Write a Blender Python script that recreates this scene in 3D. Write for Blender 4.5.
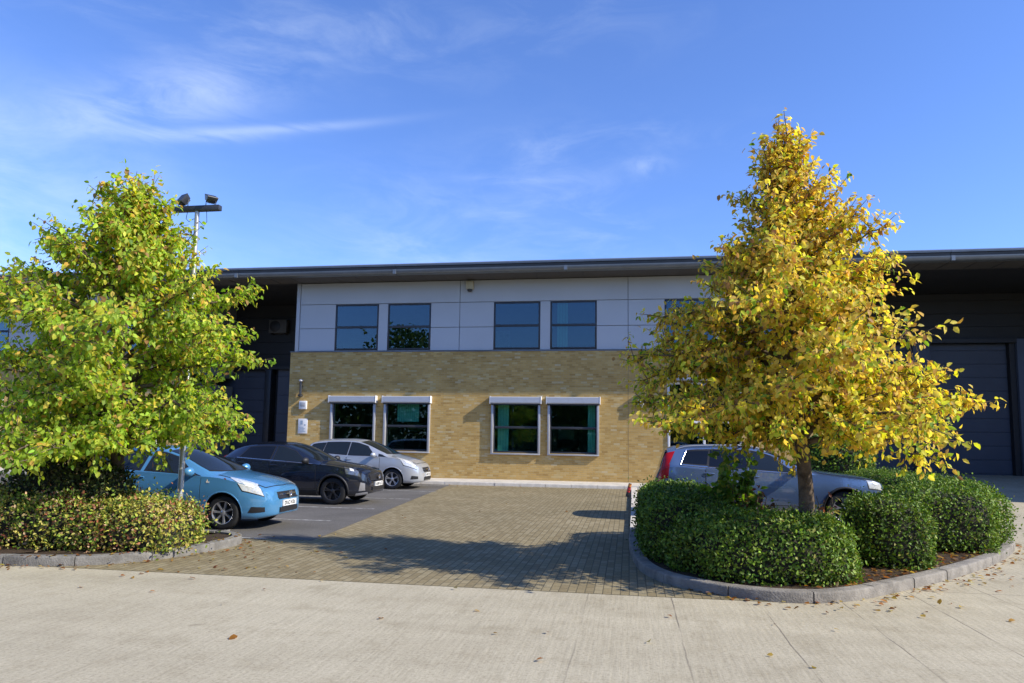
import bpy, bmesh, math, random
import numpy as np
from mathutils import Vector, Matrix
R = math.radians
random.seed(7); rng = np.random.default_rng(7)
S = bpy.context.scene
for o in list(bpy.data.objects): bpy.data.objects.remove(o)
COL = S.collection

# ------------------------------------------------------------------ camera
EYE = 1.75; FPX = 711.0; PPY = 365.0
yaw = R(9.37); roll = 0.0145; pit = math.atan(72/711)
fwd = Vector((-math.sin(yaw)*math.cos(pit), math.cos(yaw)*math.cos(pit), math.sin(pit)))
r0 = Vector((math.cos(yaw), math.sin(yaw), 0)); u0 = r0.cross(fwd)
rx = r0*math.cos(roll) + u0*math.sin(roll); ux = -r0*math.sin(roll) + u0*math.cos(roll)
cd = bpy.data.cameras.new('camera'); cam = bpy.data.objects.new('camera', cd); COL.objects.link(cam)
M = Matrix.Identity(4)
for i in range(3):
    M[i][0] = rx[i]; M[i][1] = ux[i]; M[i][2] = -fwd[i]
M[2][3] = EYE
cam.matrix_world = M
cd.sensor_width = 36; cd.lens = FPX/1024*36; cd.shift_y = (PPY-341.5)/1024
cd.clip_end = 3000; cd.clip_start = 0.1
S.camera = cam

# ------------------------------------------------------------------ light
SUN = Vector((1, -0.22, 0.73)).normalized()
elev = math.asin(SUN.z); azim = math.atan2(SUN.x, SUN.y)
sl = bpy.data.lights.new('sun', 'SUN'); sl.energy = 5.0; sl.angle = R(0.5); sl.color = (1.0, 0.93, 0.80)
so = bpy.data.objects.new('sun', sl); COL.objects.link(so)
so.location = (12, -2, 14); so.rotation_euler = SUN.to_track_quat('Z', 'Y').to_euler()
wd = bpy.data.worlds.new('World'); S.world = wd; wd.use_nodes = True
nt = wd.node_tree; nt.nodes.clear()
def N(nt, t, **k):
    n = nt.nodes.new(t)
    for a, b in k.items():
        if a == 'ins':
            for i, v in b.items(): n.inputs[i].default_value = v
        else: setattr(n, a, b)
    return n
sky = N(nt, 'ShaderNodeTexSky', sky_type='NISHITA', sun_disc=False, sun_elevation=elev, sun_rotation=azim,
        altitude=0, air_density=1.0, dust_density=0.25, ozone_density=3.5)
L = nt.links.new
tc = N(nt, 'ShaderNodeTexCoord')
sep = N(nt, 'ShaderNodeSeparateXYZ'); L(tc.outputs['Generated'], sep.inputs[0])
def mth(nt, op, a, b=None, c=None, clamp=False):
    n = nt.nodes.new('ShaderNodeMath'); n.operation = op; n.use_clamp = clamp
    for i, v in enumerate((a, b, c)):
        if v is None: continue
        if isinstance(v, (int, float)): n.inputs[i].default_value = v
        else: nt.links.new(v, n.inputs[i])
    return n.outputs[0]
az = mth(nt, 'ARCTAN2', sep.outputs[0], sep.outputs[1]); el = mth(nt, 'ARCSINE', sep.outputs[2])
def band(a0, e0, sa, se, tilt, amp, nsc, nlo, nhi, seed, rotn=0.0, stretch=3.0):
    """a wisp of high cloud: soft elliptical patch of sky directions (azimuth, elevation) broken up by streaky noise"""
    da = mth(nt, 'SUBTRACT', az, a0); de = mth(nt, 'SUBTRACT', mth(nt, 'SUBTRACT', el, e0), mth(nt, 'MULTIPLY', da, tilt))
    qa = mth(nt, 'POWER', mth(nt, 'ABSOLUTE', mth(nt, 'DIVIDE', da, sa)), 2.0); qe = mth(nt, 'POWER', mth(nt, 'ABSOLUTE', mth(nt, 'DIVIDE', de, se)), 2.0)
    g = mth(nt, 'EXPONENT', mth(nt, 'MULTIPLY', mth(nt, 'ADD', qa, qe), -1.0))
    c = N(nt, 'ShaderNodeCombineXYZ'); L(az, c.inputs[0]); L(el, c.inputs[1]); c.inputs[2].default_value = seed
    mp = N(nt, 'ShaderNodeMapping'); mp.inputs['Rotation'].default_value = (0, 0, R(rotn)); mp.inputs['Scale'].default_value = (1.0, stretch, 1); L(c.outputs[0], mp.inputs[0])
    nz = N(nt, 'ShaderNodeTexNoise', ins={'Scale': nsc, 'Detail': 9.0, 'Roughness': 0.62, 'Distortion': 0.6}); L(mp.outputs[0], nz.inputs[0])
    mr = N(nt, 'ShaderNodeMapRange', interpolation_type='SMOOTHSTEP', ins={1: nlo, 2: nhi}); L(nz.outputs[0], mr.inputs[0])
    return mth(nt, 'MULTIPLY', mth(nt, 'MULTIPLY', g, mr.outputs[0]), amp)
cl = None
for args in ((-.62, .415, .16, .040, .40, .36, 7, .30, .75, 1.0, -12, 3.0), (-.52, .392, .15, .006, .18, .26, 6, .2, .6, 2.0, 6, 5.0), (-.60, .37, .09, .007, .16, .22, 7, .3, .6, 2.7, 6, 5.0),
             (-.86, .27, .20, .10, .0, .42, 5, .25, .75, 3.0, -25, 2.2), (-.72, .18, .25, .06, .0, .30, 6, .3, .75, 4.0, 0, 3.0), (-.30, .26, .16, .10, .0, .20, 7, .35, .8, 5.0, 60, 3.0),
             (-.10, .29, .14, .10, .0, .17, 8, .4, .8, 6.0, 75, 3.0), (-.17, .355, .08, .006, .0, .12, 9, .3, .6, 7.0, 0, 4.0), (-.05, .40, .16, .03, .05, .18, 7, .4, .8, 8.0, 20, 3.0),
             (.03, .37, .03, .012, .0, .20, 14, .3, .7, 9.0, 30, 2.0), (-.45, .52, .5, .06, .1, .16, 6, .4, .8, 10.0, -15, 3.0), (.36, .16, .25, .03, .0, .2, 6, .4, .7, 11.0, 0, 4.0)):
    b_ = band(*args); cl = b_ if cl is None else mth(nt, 'ADD', cl, b_)
cl = mth(nt, 'MULTIPLY', cl, 0.9, clamp=True)
SKY_MUL = (0.92, 1.10, 1.58, 1)
tint = N(nt, 'ShaderNodeMix', data_type='RGBA', blend_type='MULTIPLY'); tint.inputs[0].default_value = 1; tint.inputs[7].default_value = SKY_MUL
L(sky.outputs[0], tint.inputs[6])
mix = N(nt, 'ShaderNodeMix', data_type='RGBA'); L(cl, mix.inputs[0]); L(tint.outputs[2], mix.inputs[6]); mix.inputs[7].default_value = (7.2, 8.0, 8.6, 1)
bg = N(nt, 'ShaderNodeBackground'); bg.inputs[1].default_value = 0.125; L(mix.outputs[2], bg.inputs[0])
wo = N(nt, 'ShaderNodeOutputWorld'); L(bg.outputs[0], wo.inputs[0])
S.view_settings.view_transform = 'Standard'; S.view_settings.look = 'None'
S.view_settings.exposure = 0.38; S.view_settings.gamma = 1.0; S.view_settings.use_curve_mapping = False
S.cycles.max_bounces = 6; S.cycles.transparent_max_bounces = 12; S.cycles.caustics_reflective = False; S.cycles.caustics_refractive = False

# ------------------------------------------------------------------ materials
def newmat(name):
    m = bpy.data.materials.new(name); m.use_nodes = True
    nt = m.node_tree; b = nt.nodes['Principled BSDF']
    return m, nt, b
def setp(b, **k):
    names = {'rough': 'Roughness', 'metal': 'Metallic', 'spec': 'Specular IOR Level', 'coat': 'Coat Weight', 'coatr': 'Coat Roughness'}
    for a, v in k.items(): b.inputs[names[a]].default_value = v
def simple(name, col, rough=0.5, metal=0.0, spec=0.5, var=0.12, scale=6.0, coat=0.0, bump=0.0, bscale=60.0, emit=None):
    """base colour with slight mottling so nothing is perfectly uniform"""
    m, nt, b = newmat(name); setp(b, rough=rough, metal=metal, spec=spec, coat=coat)
    if coat: b.inputs['Coat Roughness'].default_value = 0.03
    tc = N(nt, 'ShaderNodeTexCoord')
    nz = N(nt, 'ShaderNodeTexNoise', ins={'Scale': scale, 'Detail': 6.0, 'Roughness': 0.6}); nt.links.new(tc.outputs['Object'], nz.inputs[0])
    mr = N(nt, 'ShaderNodeMapRange', ins={1: 0.3, 2: 0.7, 3: 1-var, 4: 1+var}); nt.links.new(nz.outputs[0], mr.inputs[0])
    mx = N(nt, 'ShaderNodeMix', data_type='RGBA', blend_type='MULTIPLY'); mx.inputs[0].default_value = 1
    mx.inputs[6].default_value = (*col, 1)
    cb = N(nt, 'ShaderNodeCombineXYZ')
    for i in range(3): nt.links.new(mr.outputs[0], cb.inputs[i])
    nt.links.new(cb.outputs[0], mx.inputs[7]); nt.links.new(mx.outputs[2], b.inputs['Base Color'])
    if bump:
        n2 = N(nt, 'ShaderNodeTexNoise', ins={'Scale': bscale, 'Detail': 4.0}); nt.links.new(tc.outputs['Object'], n2.inputs[0])
        bp = N(nt, 'ShaderNodeBump', ins={'Strength': bump, 'Distance': 0.02}); nt.links.new(n2.outputs[0], bp.inputs['Height'])
        nt.links.new(bp.outputs[0], b.inputs['Normal'])
    return m
def ramp(nt, stops, interp='LINEAR'):
    r = nt.nodes.new('ShaderNodeValToRGB'); cr = r.color_ramp; cr.interpolation = interp
    while len(cr.elements) < len(stops): cr.elements.new(0.5)
    for e, (p, c) in zip(cr.elements, stops): e.position = p; e.color = (*c, 1)
    return r
def mulc(nt, a, b, fac=1.0):
    mx = N(nt, 'ShaderNodeMix', data_type='RGBA', blend_type='MULTIPLY'); mx.inputs[0].default_value = fac
    nt.links.new(a, mx.inputs[6]); nt.links.new(b, mx.inputs[7]); return mx.outputs[2]
def noise(nt, vec, scale, detail=5.0, rough=0.6, dist=0.0):
    n = N(nt, 'ShaderNodeTexNoise', ins={'Scale': scale, 'Detail': detail, 'Roughness': rough, 'Distortion': dist})
    nt.links.new(vec, n.inputs[0]); return n.outputs[0]
def objvec(nt): return N(nt, 'ShaderNodeTexCoord').outputs['Object']
def swz(nt, vec, order):
    s = N(nt, 'ShaderNodeSeparateXYZ'); nt.links.new(vec, s.inputs[0]); c = N(nt, 'ShaderNodeCombineXYZ')
    for i, k in enumerate(order):
        if k is not None: nt.links.new(s.outputs[k], c.inputs[i])
    return c.outputs[0]

def brick_mat(name, order):
    m, nt, b = newmat(name); setp(b, rough=0.9, spec=0.2)
    v = objvec(nt); w = swz(nt, v, order)
    br = N(nt, 'ShaderNodeTexBrick', offset=0.5, ins={'Color1': (0.0, 0, 0, 1), 'Color2': (1, 1, 1, 1), 'Mortar': (0.5, 0.5, 0.5, 1), 'Scale': 1.0,
           'Mortar Size': 0.006, 'Mortar Smooth': 0.3, 'Bias': 0.0, 'Brick Width': 0.225, 'Row Height': 0.075})
    nt.links.new(w, br.inputs['Vector'])
    cr = ramp(nt, [(0.0, (0.400, 0.252, 0.082)), (0.2, (0.470, 0.308, 0.103)), (0.5, (0.510, 0.338, 0.117)), (0.78, (0.540, 0.366, 0.135)), (0.93, (0.53, 0.40, 0.18)), (1.0, (0.55, 0.44, 0.25))])
    nt.links.new(br.outputs['Color'], cr.inputs[0])
    mo = N(nt, 'ShaderNodeMix', data_type='RGBA'); nt.links.new(br.outputs['Fac'], mo.inputs[0])
    nt.links.new(cr.outputs[0], mo.inputs[6]); mo.inputs[7].default_value = (0.43, 0.335, 0.18, 1)
    n1 = noise(nt, w, 1.1, 6, 0.65); r1 = ramp(nt, [(0.3, (0.86, 0.84, 0.80)), (0.7, (1.1, 1.1, 1.1))]); nt.links.new(n1, r1.inputs[0])
    # long efflorescence patches along the courses
    mp = N(nt, 'ShaderNodeMapping'); mp.inputs['Scale'].default_value = (0.5, 5.0, 1); nt.links.new(w, mp.inputs[0])
    n2 = noise(nt, mp.outputs[0], 1.6, 6, 0.7); r2 = ramp(nt, [(0.60, (0, 0, 0)), (0.78, (1, 1, 1))]); nt.links.new(n2, r2.inputs[0])
    c = mulc(nt, mo.outputs[2], r1.outputs[0])
    ef = N(nt, 'ShaderNodeMix', data_type='RGBA'); f = mth(nt, 'MULTIPLY', r2.outputs[0], 0.16); nt.links.new(f, ef.inputs[0])
    nt.links.new(c, ef.inputs[6]); ef.inputs[7].default_value = (0.55, 0.49, 0.40, 1)
    nt.links.new(ef.outputs[2], b.inputs['Base Color'])
    bp = N(nt, 'ShaderNodeBump', invert=True, ins={'Strength': 0.6, 'Distance': 0.008}); nt.links.new(br.outputs['Fac'], bp.inputs['Height']); nt.links.new(bp.outputs[0], b.inputs['Normal'])
    return m

MT = {}
MT['brick'] = brick_mat('buff_brick', (0, 2, None))
MT['brick_side'] = brick_mat('buff_brick_side', (1, 2, None))
MT['clad'] = simple('pale_cladding', (0.47, 0.49, 0.515), 0.42, 0.0, 0.4, 0.05, 0.5)
MT['cladjoint'] = simple('cladding_joint', (0.24, 0.25, 0.27), 0.7)
MT['roofmetal'] = simple('dark_roof_metal', (0.055, 0.065, 0.080), 0.45, 0.3, 0.5, 0.15, 2)
MT['gutter'] = simple('gutter_metal', (0.17, 0.19, 0.21), 0.4, 0.4, 0.5, 0.1, 2)
MT['capping'] = simple('roof_capping', (0.16, 0.19, 0.24), 0.35, 0.4, 0.5, 0.1, 2)
MT['soffit'] = simple('soffit_board', (0.075, 0.070, 0.066), 0.7)
MT['darkclad'] = simple('dark_cladding', (0.026, 0.027, 0.030), 0.55, 0.0, 0.4, 0.1, 1)
MT['doorgrey'] = simple('roller_door_paint', (0.070, 0.082, 0.110), 0.5, 0.0, 0.4, 0.08, 1)
MT['pier'] = simple('pier_paint', (0.085, 0.10, 0.135), 0.5, 0.0, 0.4, 0.08, 1)
MT['frame'] = simple('window_frame', (0.035, 0.038, 0.045), 0.4)
MT['alu'] = simple('pale_aluminium', (0.42, 0.42, 0.43), 0.4, 0.2, 0.5, 0.06)
MT['shutter'] = simple('shutter_box_paint', (0.40, 0.43, 0.49), 0.4, 0.0, 0.5, 0.04)
MT['white'] = simple('white_paint', (0.72, 0.72, 0.72), 0.5, 0, 0.4, 0.05)
MT['cream'] = simple('cream_plastic', (0.50, 0.46, 0.33), 0.5, 0, 0.4, 0.05)
MT['black'] = simple('black_plastic', (0.02, 0.02, 0.022), 0.5)
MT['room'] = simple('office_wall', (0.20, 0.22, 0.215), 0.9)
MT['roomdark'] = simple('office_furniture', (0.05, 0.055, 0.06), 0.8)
MT['blind'] = simple('teal_blind', (0.40, 0.62, 0.56), 0.8, 0, 0.2, 0.05)
MT['paper'] = simple('pale_paper', (0.55, 0.60, 0.56), 0.8)
MT['red'] = simple('red_reflector', (0.45, 0.02, 0.02), 0.35)
MT['pole'] = simple('galvanised_pole', (0.42, 0.43, 0.44), 0.4, 0.5, 0.5, 0.1, 4)
MT['bark'] = simple('bark', (0.12, 0.092, 0.07), 0.95, 0, 0.1, 0.6, 7, bump=0.8, bscale=22)
MT['lens'] = simple('lamp_glass', (0.35, 0.33, 0.28), 0.15)
MT['signblue'] = simple('sign_print', (0.30, 0.38, 0.48), 0.6)

def glass_mat(name, tint, refl_lo, refl_hi):
    m = bpy.data.materials.new(name); m.use_nodes = True; nt = m.node_tree; nt.nodes.clear()
    tr = N(nt, 'ShaderNodeBsdfTransparent'); tr.inputs[0].default_value = (*tint, 1)
    gl = N(nt, 'ShaderNodeBsdfGlossy'); gl.inputs['Roughness'].default_value = 0.0; gl.inputs[0].default_value = (0.62, 0.78, 1.0, 1)
    lw = N(nt, 'ShaderNodeLayerWeight'); lw.inputs[0].default_value = 0.35
    mr = N(nt, 'ShaderNodeMapRange', ins={1: 0, 2: 1, 3: refl_lo, 4: refl_hi}); nt.links.new(lw.outputs['Facing'], mr.inputs[0])
    mx = N(nt, 'ShaderNodeMixShader'); nt.links.new(mr.outputs[0], mx.inputs[0]); nt.links.new(tr.outputs[0], mx.inputs[1]); nt.links.new(gl.outputs[0], mx.inputs[2])
    # slight waviness of the panes
    tc = N(nt, 'ShaderNodeTexCoord'); nz = N(nt, 'ShaderNodeTexNoise', ins={'Scale': 0.9, 'Detail': 1.0}); nt.links.new(tc.outputs['Object'], nz.inputs[0])
    bp = N(nt, 'ShaderNodeBump', ins={'Strength': 0.02, 'Distance': 0.008}); nt.links.new(nz.outputs[0], bp.inputs['Height']); nt.links.new(bp.outputs[0], gl.inputs['Normal'])
    o = N(nt, 'ShaderNodeOutputMaterial'); nt.links.new(mx.outputs[0], o.inputs[0]); return m
MT['glass'] = glass_mat('window_glass', (0.46, 0.66, 0.62), 0.085, 0.40)
MT['glasslow'] = glass_mat('ground_floor_glass', (0.58, 0.80, 0.75), 0.045, 0.35)
MT['carglass'] = glass_mat('car_glass', (0.30, 0.36, 0.36), 0.10, 0.75)
MT['privacy'] = glass_mat('privacy_glass', (0.05, 0.055, 0.06), 0.09, 0.6)

def concrete_mat():
    m, nt, b = newmat('brushed_concrete'); setp(b, rough=0.93, spec=0.2)
    v = objvec(nt)
    n1 = noise(nt, v, 0.35, 8, 0.6); r1 = ramp(nt, [(0.3, (0.380, 0.335, 0.238)), (0.7, (0.460, 0.412, 0.300))]); nt.links.new(n1, r1.inputs[0])
    mp = N(nt, 'ShaderNodeMapping'); mp.inputs['Scale'].default_value = (30, 1.6, 1); nt.links.new(v, mp.inputs[0])
    n2 = noise(nt, mp.outputs[0], 1.0, 3, 0.6, 0.1); r2 = ramp(nt, [(0.30, (0.90, 0.895, 0.885)), (0.6, (1.04, 1.04, 1.04))]); nt.links.new(n2, r2.inputs[0])
    n3 = noise(nt, v, 34, 6, 0.8); r3 = ramp(nt, [(0.30, (0.55, 0.53, 0.50)), (0.46, (0.98, 0.98, 0.98)), (0.68, (1.20, 1.20, 1.20))]); nt.links.new(n3, r3.inputs[0])
    n4 = noise(nt, v, 2.2, 7, 0.7); r4 = ramp(nt, [(0.28, (0.82, 0.80, 0.77)), (0.5, (1, 1, 1))]); nt.links.new(n4, r4.inputs[0])
    c = mulc(nt, mulc(nt, mulc(nt, r1.outputs[0], r2.outputs[0]), r3.outputs[0]), r4.outputs[0])
    mp5 = N(nt, 'ShaderNodeMapping'); mp5.inputs['Scale'].default_value = (0.10, 1.5, 1); mp5.inputs['Rotation'].default_value = (0, 0, R(-7)); nt.links.new(v, mp5.inputs[0])
    r5 = ramp(nt, [(0.40, (1.02, 1.02, 1.02)), (0.66, (0.92, 0.917, 0.912))]); nt.links.new(noise(nt, mp5.outputs[0], 1.0, 5, 0.6), r5.inputs[0])
    r6 = ramp(nt, [(0.70, (1, 1, 1)), (0.80, (0.66, 0.65, 0.64))]); nt.links.new(noise(nt, v, 3.2, 3, 0.5), r6.inputs[0])
    c = mulc(nt, mulc(nt, c, r5.outputs[0]), r6.outputs[0])
    # slab and saw-cut joints running away from the viewer
    s = N(nt, 'ShaderNodeSeparateXYZ'); nt.links.new(v, s.inputs[0])
    wob = mth(nt, 'MULTIPLY', mth(nt, 'SUBTRACT', noise(nt, v, 1.3, 3), 0.5), 0.05)
    xx = mth(nt, 'ADD', s.outputs[0], wob)
    fr = mth(nt, 'ABSOLUTE', mth(nt, 'SUBTRACT', mth(nt, 'FRACT', mth(nt, 'DIVIDE', mth(nt, 'ADD', xx, 50.14), 0.92)), 0.5))
    ln = mth(nt, 'LESS_THAN', mth(nt, 'MULTIPLY', mth(nt, 'ABSOLUTE', mth(nt, 'SUBTRACT', fr, 0.5)), 0.92), 0.0065)
    right = N(nt, 'ShaderNodeMapRange', ins={1: -1.2, 2: 0.3, 3: 0.1, 4: 1.0}); nt.links.new(s.outputs[0], right.inputs[0])
    brk = N(nt, 'ShaderNodeMapRange', ins={1: 0.40, 2: 0.55, 3: 0.15, 4: 1.0}); nt.links.new(noise(nt, v, 0.8, 4), brk.inputs[0])
    lf = mth(nt, 'MULTIPLY', mth(nt, 'MULTIPLY', ln, right.outputs[0]), mth(nt, 'MULTIPLY', brk.outputs[0], 0.8))
    # one transverse joint behind the island's right end
    d2 = mth(nt, 'LESS_THAN', mth(nt, 'ABSOLUTE', mth(nt, 'SUBTRACT', mth(nt, 'ADD', s.outputs[1], wob), 9.35)), 0.012)
    d3 = mth(nt, 'MULTIPLY', mth(nt, 'MULTIPLY', d2, mth(nt, 'GREATER_THAN', s.outputs[0], 3.2)), 0.5)
    lf = mth(nt, 'MAXIMUM', lf, d3)
    mx = N(nt, 'ShaderNodeMix', data_type='RGBA'); nt.links.new(lf, mx.inputs[0]); nt.links.new(c, mx.inputs[6]); mx.inputs[7].default_value = (0.14, 0.12, 0.095, 1)
    nt.links.new(mx.outputs[2], b.inputs['Base Color'])
    h = mth(nt, 'ADD', mth(nt, 'MULTIPLY', n2, 0.6), mth(nt, 'MULTIPLY', n3, 0.5))
    bp = N(nt, 'ShaderNodeBump', ins={'Strength': 0.55, 'Distance': 0.008}); nt.links.new(h, bp.inputs['Height']); nt.links.new(bp.outputs[0], b.inputs['Normal'])
    return m
def paver_mat():
    m, nt, b = newmat('block_paving'); setp(b, rough=0.92, spec=0.2)
    v = objvec(nt)
    br = N(nt, 'ShaderNodeTexBrick', offset=0.5, ins={'Color1': (0, 0, 0, 1), 'Color2': (1, 1, 1, 1), 'Mortar': (0.5, 0.5, 0.5, 1), 'Scale': 1.0,
           'Mortar Size': 0.007, 'Mortar Smooth': 0.2, 'Bias': 0, 'Brick Width': 0.20, 'Row Height': 0.10})
    nt.links.new(swz(nt, v, (1, 0, None)), br.inputs['Vector'])
    cr = ramp(nt, [(0, (0.215, 0.172, 0.098)), (0.5, (0.252, 0.205, 0.118)), (1, (0.292, 0.245, 0.152))]); nt.links.new(br.outputs['Color'], cr.inputs[0])
    mo = N(nt, 'ShaderNodeMix', data_type='RGBA'); nt.links.new(br.outputs['Fac'], mo.inputs[0]); nt.links.new(cr.outputs[0], mo.inputs[6]); mo.inputs[7].default_value = (0.135, 0.115, 0.072, 1)
    n1 = noise(nt, v, 0.45, 7, 0.62); r1 = ramp(nt, [(0.28, (0.84, 0.84, 0.81)), (0.7, (1.10, 1.09, 1.07))]); nt.links.new(n1, r1.inputs[0])
    n3 = noise(nt, v, 40, 4, 0.7); r3 = ramp(nt, [(0.32, (0.85, 0.85, 0.83)), (0.65, (1.1, 1.1, 1.1))]); nt.links.new(n3, r3.inputs[0])
    nt.links.new(mulc(nt, mulc(nt, mo.outputs[2], r1.outputs[0]), r3.outputs[0]), b.inputs['Base Color'])
    bp = N(nt, 'ShaderNodeBump', invert=True, ins={'Strength': 0.5, 'Distance': 0.008}); nt.links.new(br.outputs['Fac'], bp.inputs['Height']); nt.links.new(bp.outputs[0], b.inputs['Normal'])
    return m
def asphalt_mat():
    m, nt, b = newmat('asphalt'); setp(b, rough=0.9, spec=0.3)
    v = objvec(nt)
    n1 = noise(nt, v, 0.6, 7); r1 = ramp(nt, [(0.3, (0.098, 0.092, 0.084)), (0.7, (0.145, 0.137, 0.126))]); nt.links.new(n1, r1.inputs[0])
    n3 = noise(nt, v, 70, 3, 0.7); r3 = ramp(nt, [(0.3, (0.6, 0.6, 0.6)), (0.7, (1.35, 1.33, 1.3))]); nt.links.new(n3, r3.inputs[0])
    nt.links.new(mulc(nt, r1.outputs[0], r3.outputs[0]), b.inputs['Base Color'])
    bp = N(nt, 'ShaderNodeBump', ins={'Strength': 0.6, 'Distance': 0.01}); nt.links.new(n3, bp.inputs['Height']); nt.links.new(bp.outputs[0], b.inputs['Normal'])
    return m
MT['concrete'] = concrete_mat(); MT['pavers'] = paver_mat(); MT['asphalt'] = asphalt_mat()
MT['kerb'] = simple('kerb_concrete', (0.235, 0.215, 0.185), 0.92, 0, 0.2, 0.35, 5, bump=0.6, bscale=50)
MT['kerbdark'] = simple('weathered_kerb', (0.19, 0.18, 0.16), 0.92, 0, 0.2, 0.35, 5, bump=0.6, bscale=50)
MT['kerbpale'] = simple('pale_kerb', (0.56, 0.52, 0.45), 0.92, 0, 0.2, 0.18, 4, bump=0.4, bscale=50)
MT['soil'] = simple('bed_soil', (0.06, 0.042, 0.028), 0.97, 0, 0.1, 0.5, 8, bump=1.0, bscale=30)
def line_mat():
    m, nt, b = newmat('worn_white_line'); setp(b, rough=0.88, spec=0.2); v = objvec(nt)
    r = ramp(nt, [(0.40, (0.13, 0.125, 0.115)), (0.60, (0.46, 0.45, 0.43))]); nt.links.new(noise(nt, v, 7, 8, 0.75), r.inputs[0])
    nt.links.new(r.outputs[0], b.inputs['Base Color']); return m
MT['line'] = line_mat()

def leaf_mat(name, trans=0.35, rough=0.5, tsat=1.0):
    m = bpy.data.materials.new(name); m.use_nodes = True; nt = m.node_tree; b = nt.nodes['Principled BSDF']; out = nt.nodes['Material Output']
    at = N(nt, 'ShaderNodeVertexColor', layer_name='leafcol')
    nt.links.new(at.outputs[0], b.inputs['Base Color']); b.inputs['Roughness'].default_value = rough; b.inputs['Specular IOR Level'].default_value = 0.25
    tl = N(nt, 'ShaderNodeBsdfTranslucent'); hs = N(nt, 'ShaderNodeHueSaturation', ins={'Saturation': 1.1*tsat, 'Value': 1.25}); nt.links.new(at.outputs[0], hs.inputs['Color']); nt.links.new(hs.outputs[0], tl.inputs[0])
    mx = N(nt, 'ShaderNodeMixShader'); mx.inputs[0].default_value = trans
    nt.links.new(b.outputs[0], mx.inputs[1]); nt.links.new(tl.outputs[0], mx.inputs[2]); nt.links.new(mx.outputs[0], out.inputs[0])
    return m
MT['leaf'] = leaf_mat('leaf', 0.55, 0.5)
MT['hedgeleaf'] = leaf_mat('hedge_leaf', 0.22, 0.5)
MT['twig'] = simple('twigs', (0.030, 0.028, 0.016), 0.95)

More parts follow.
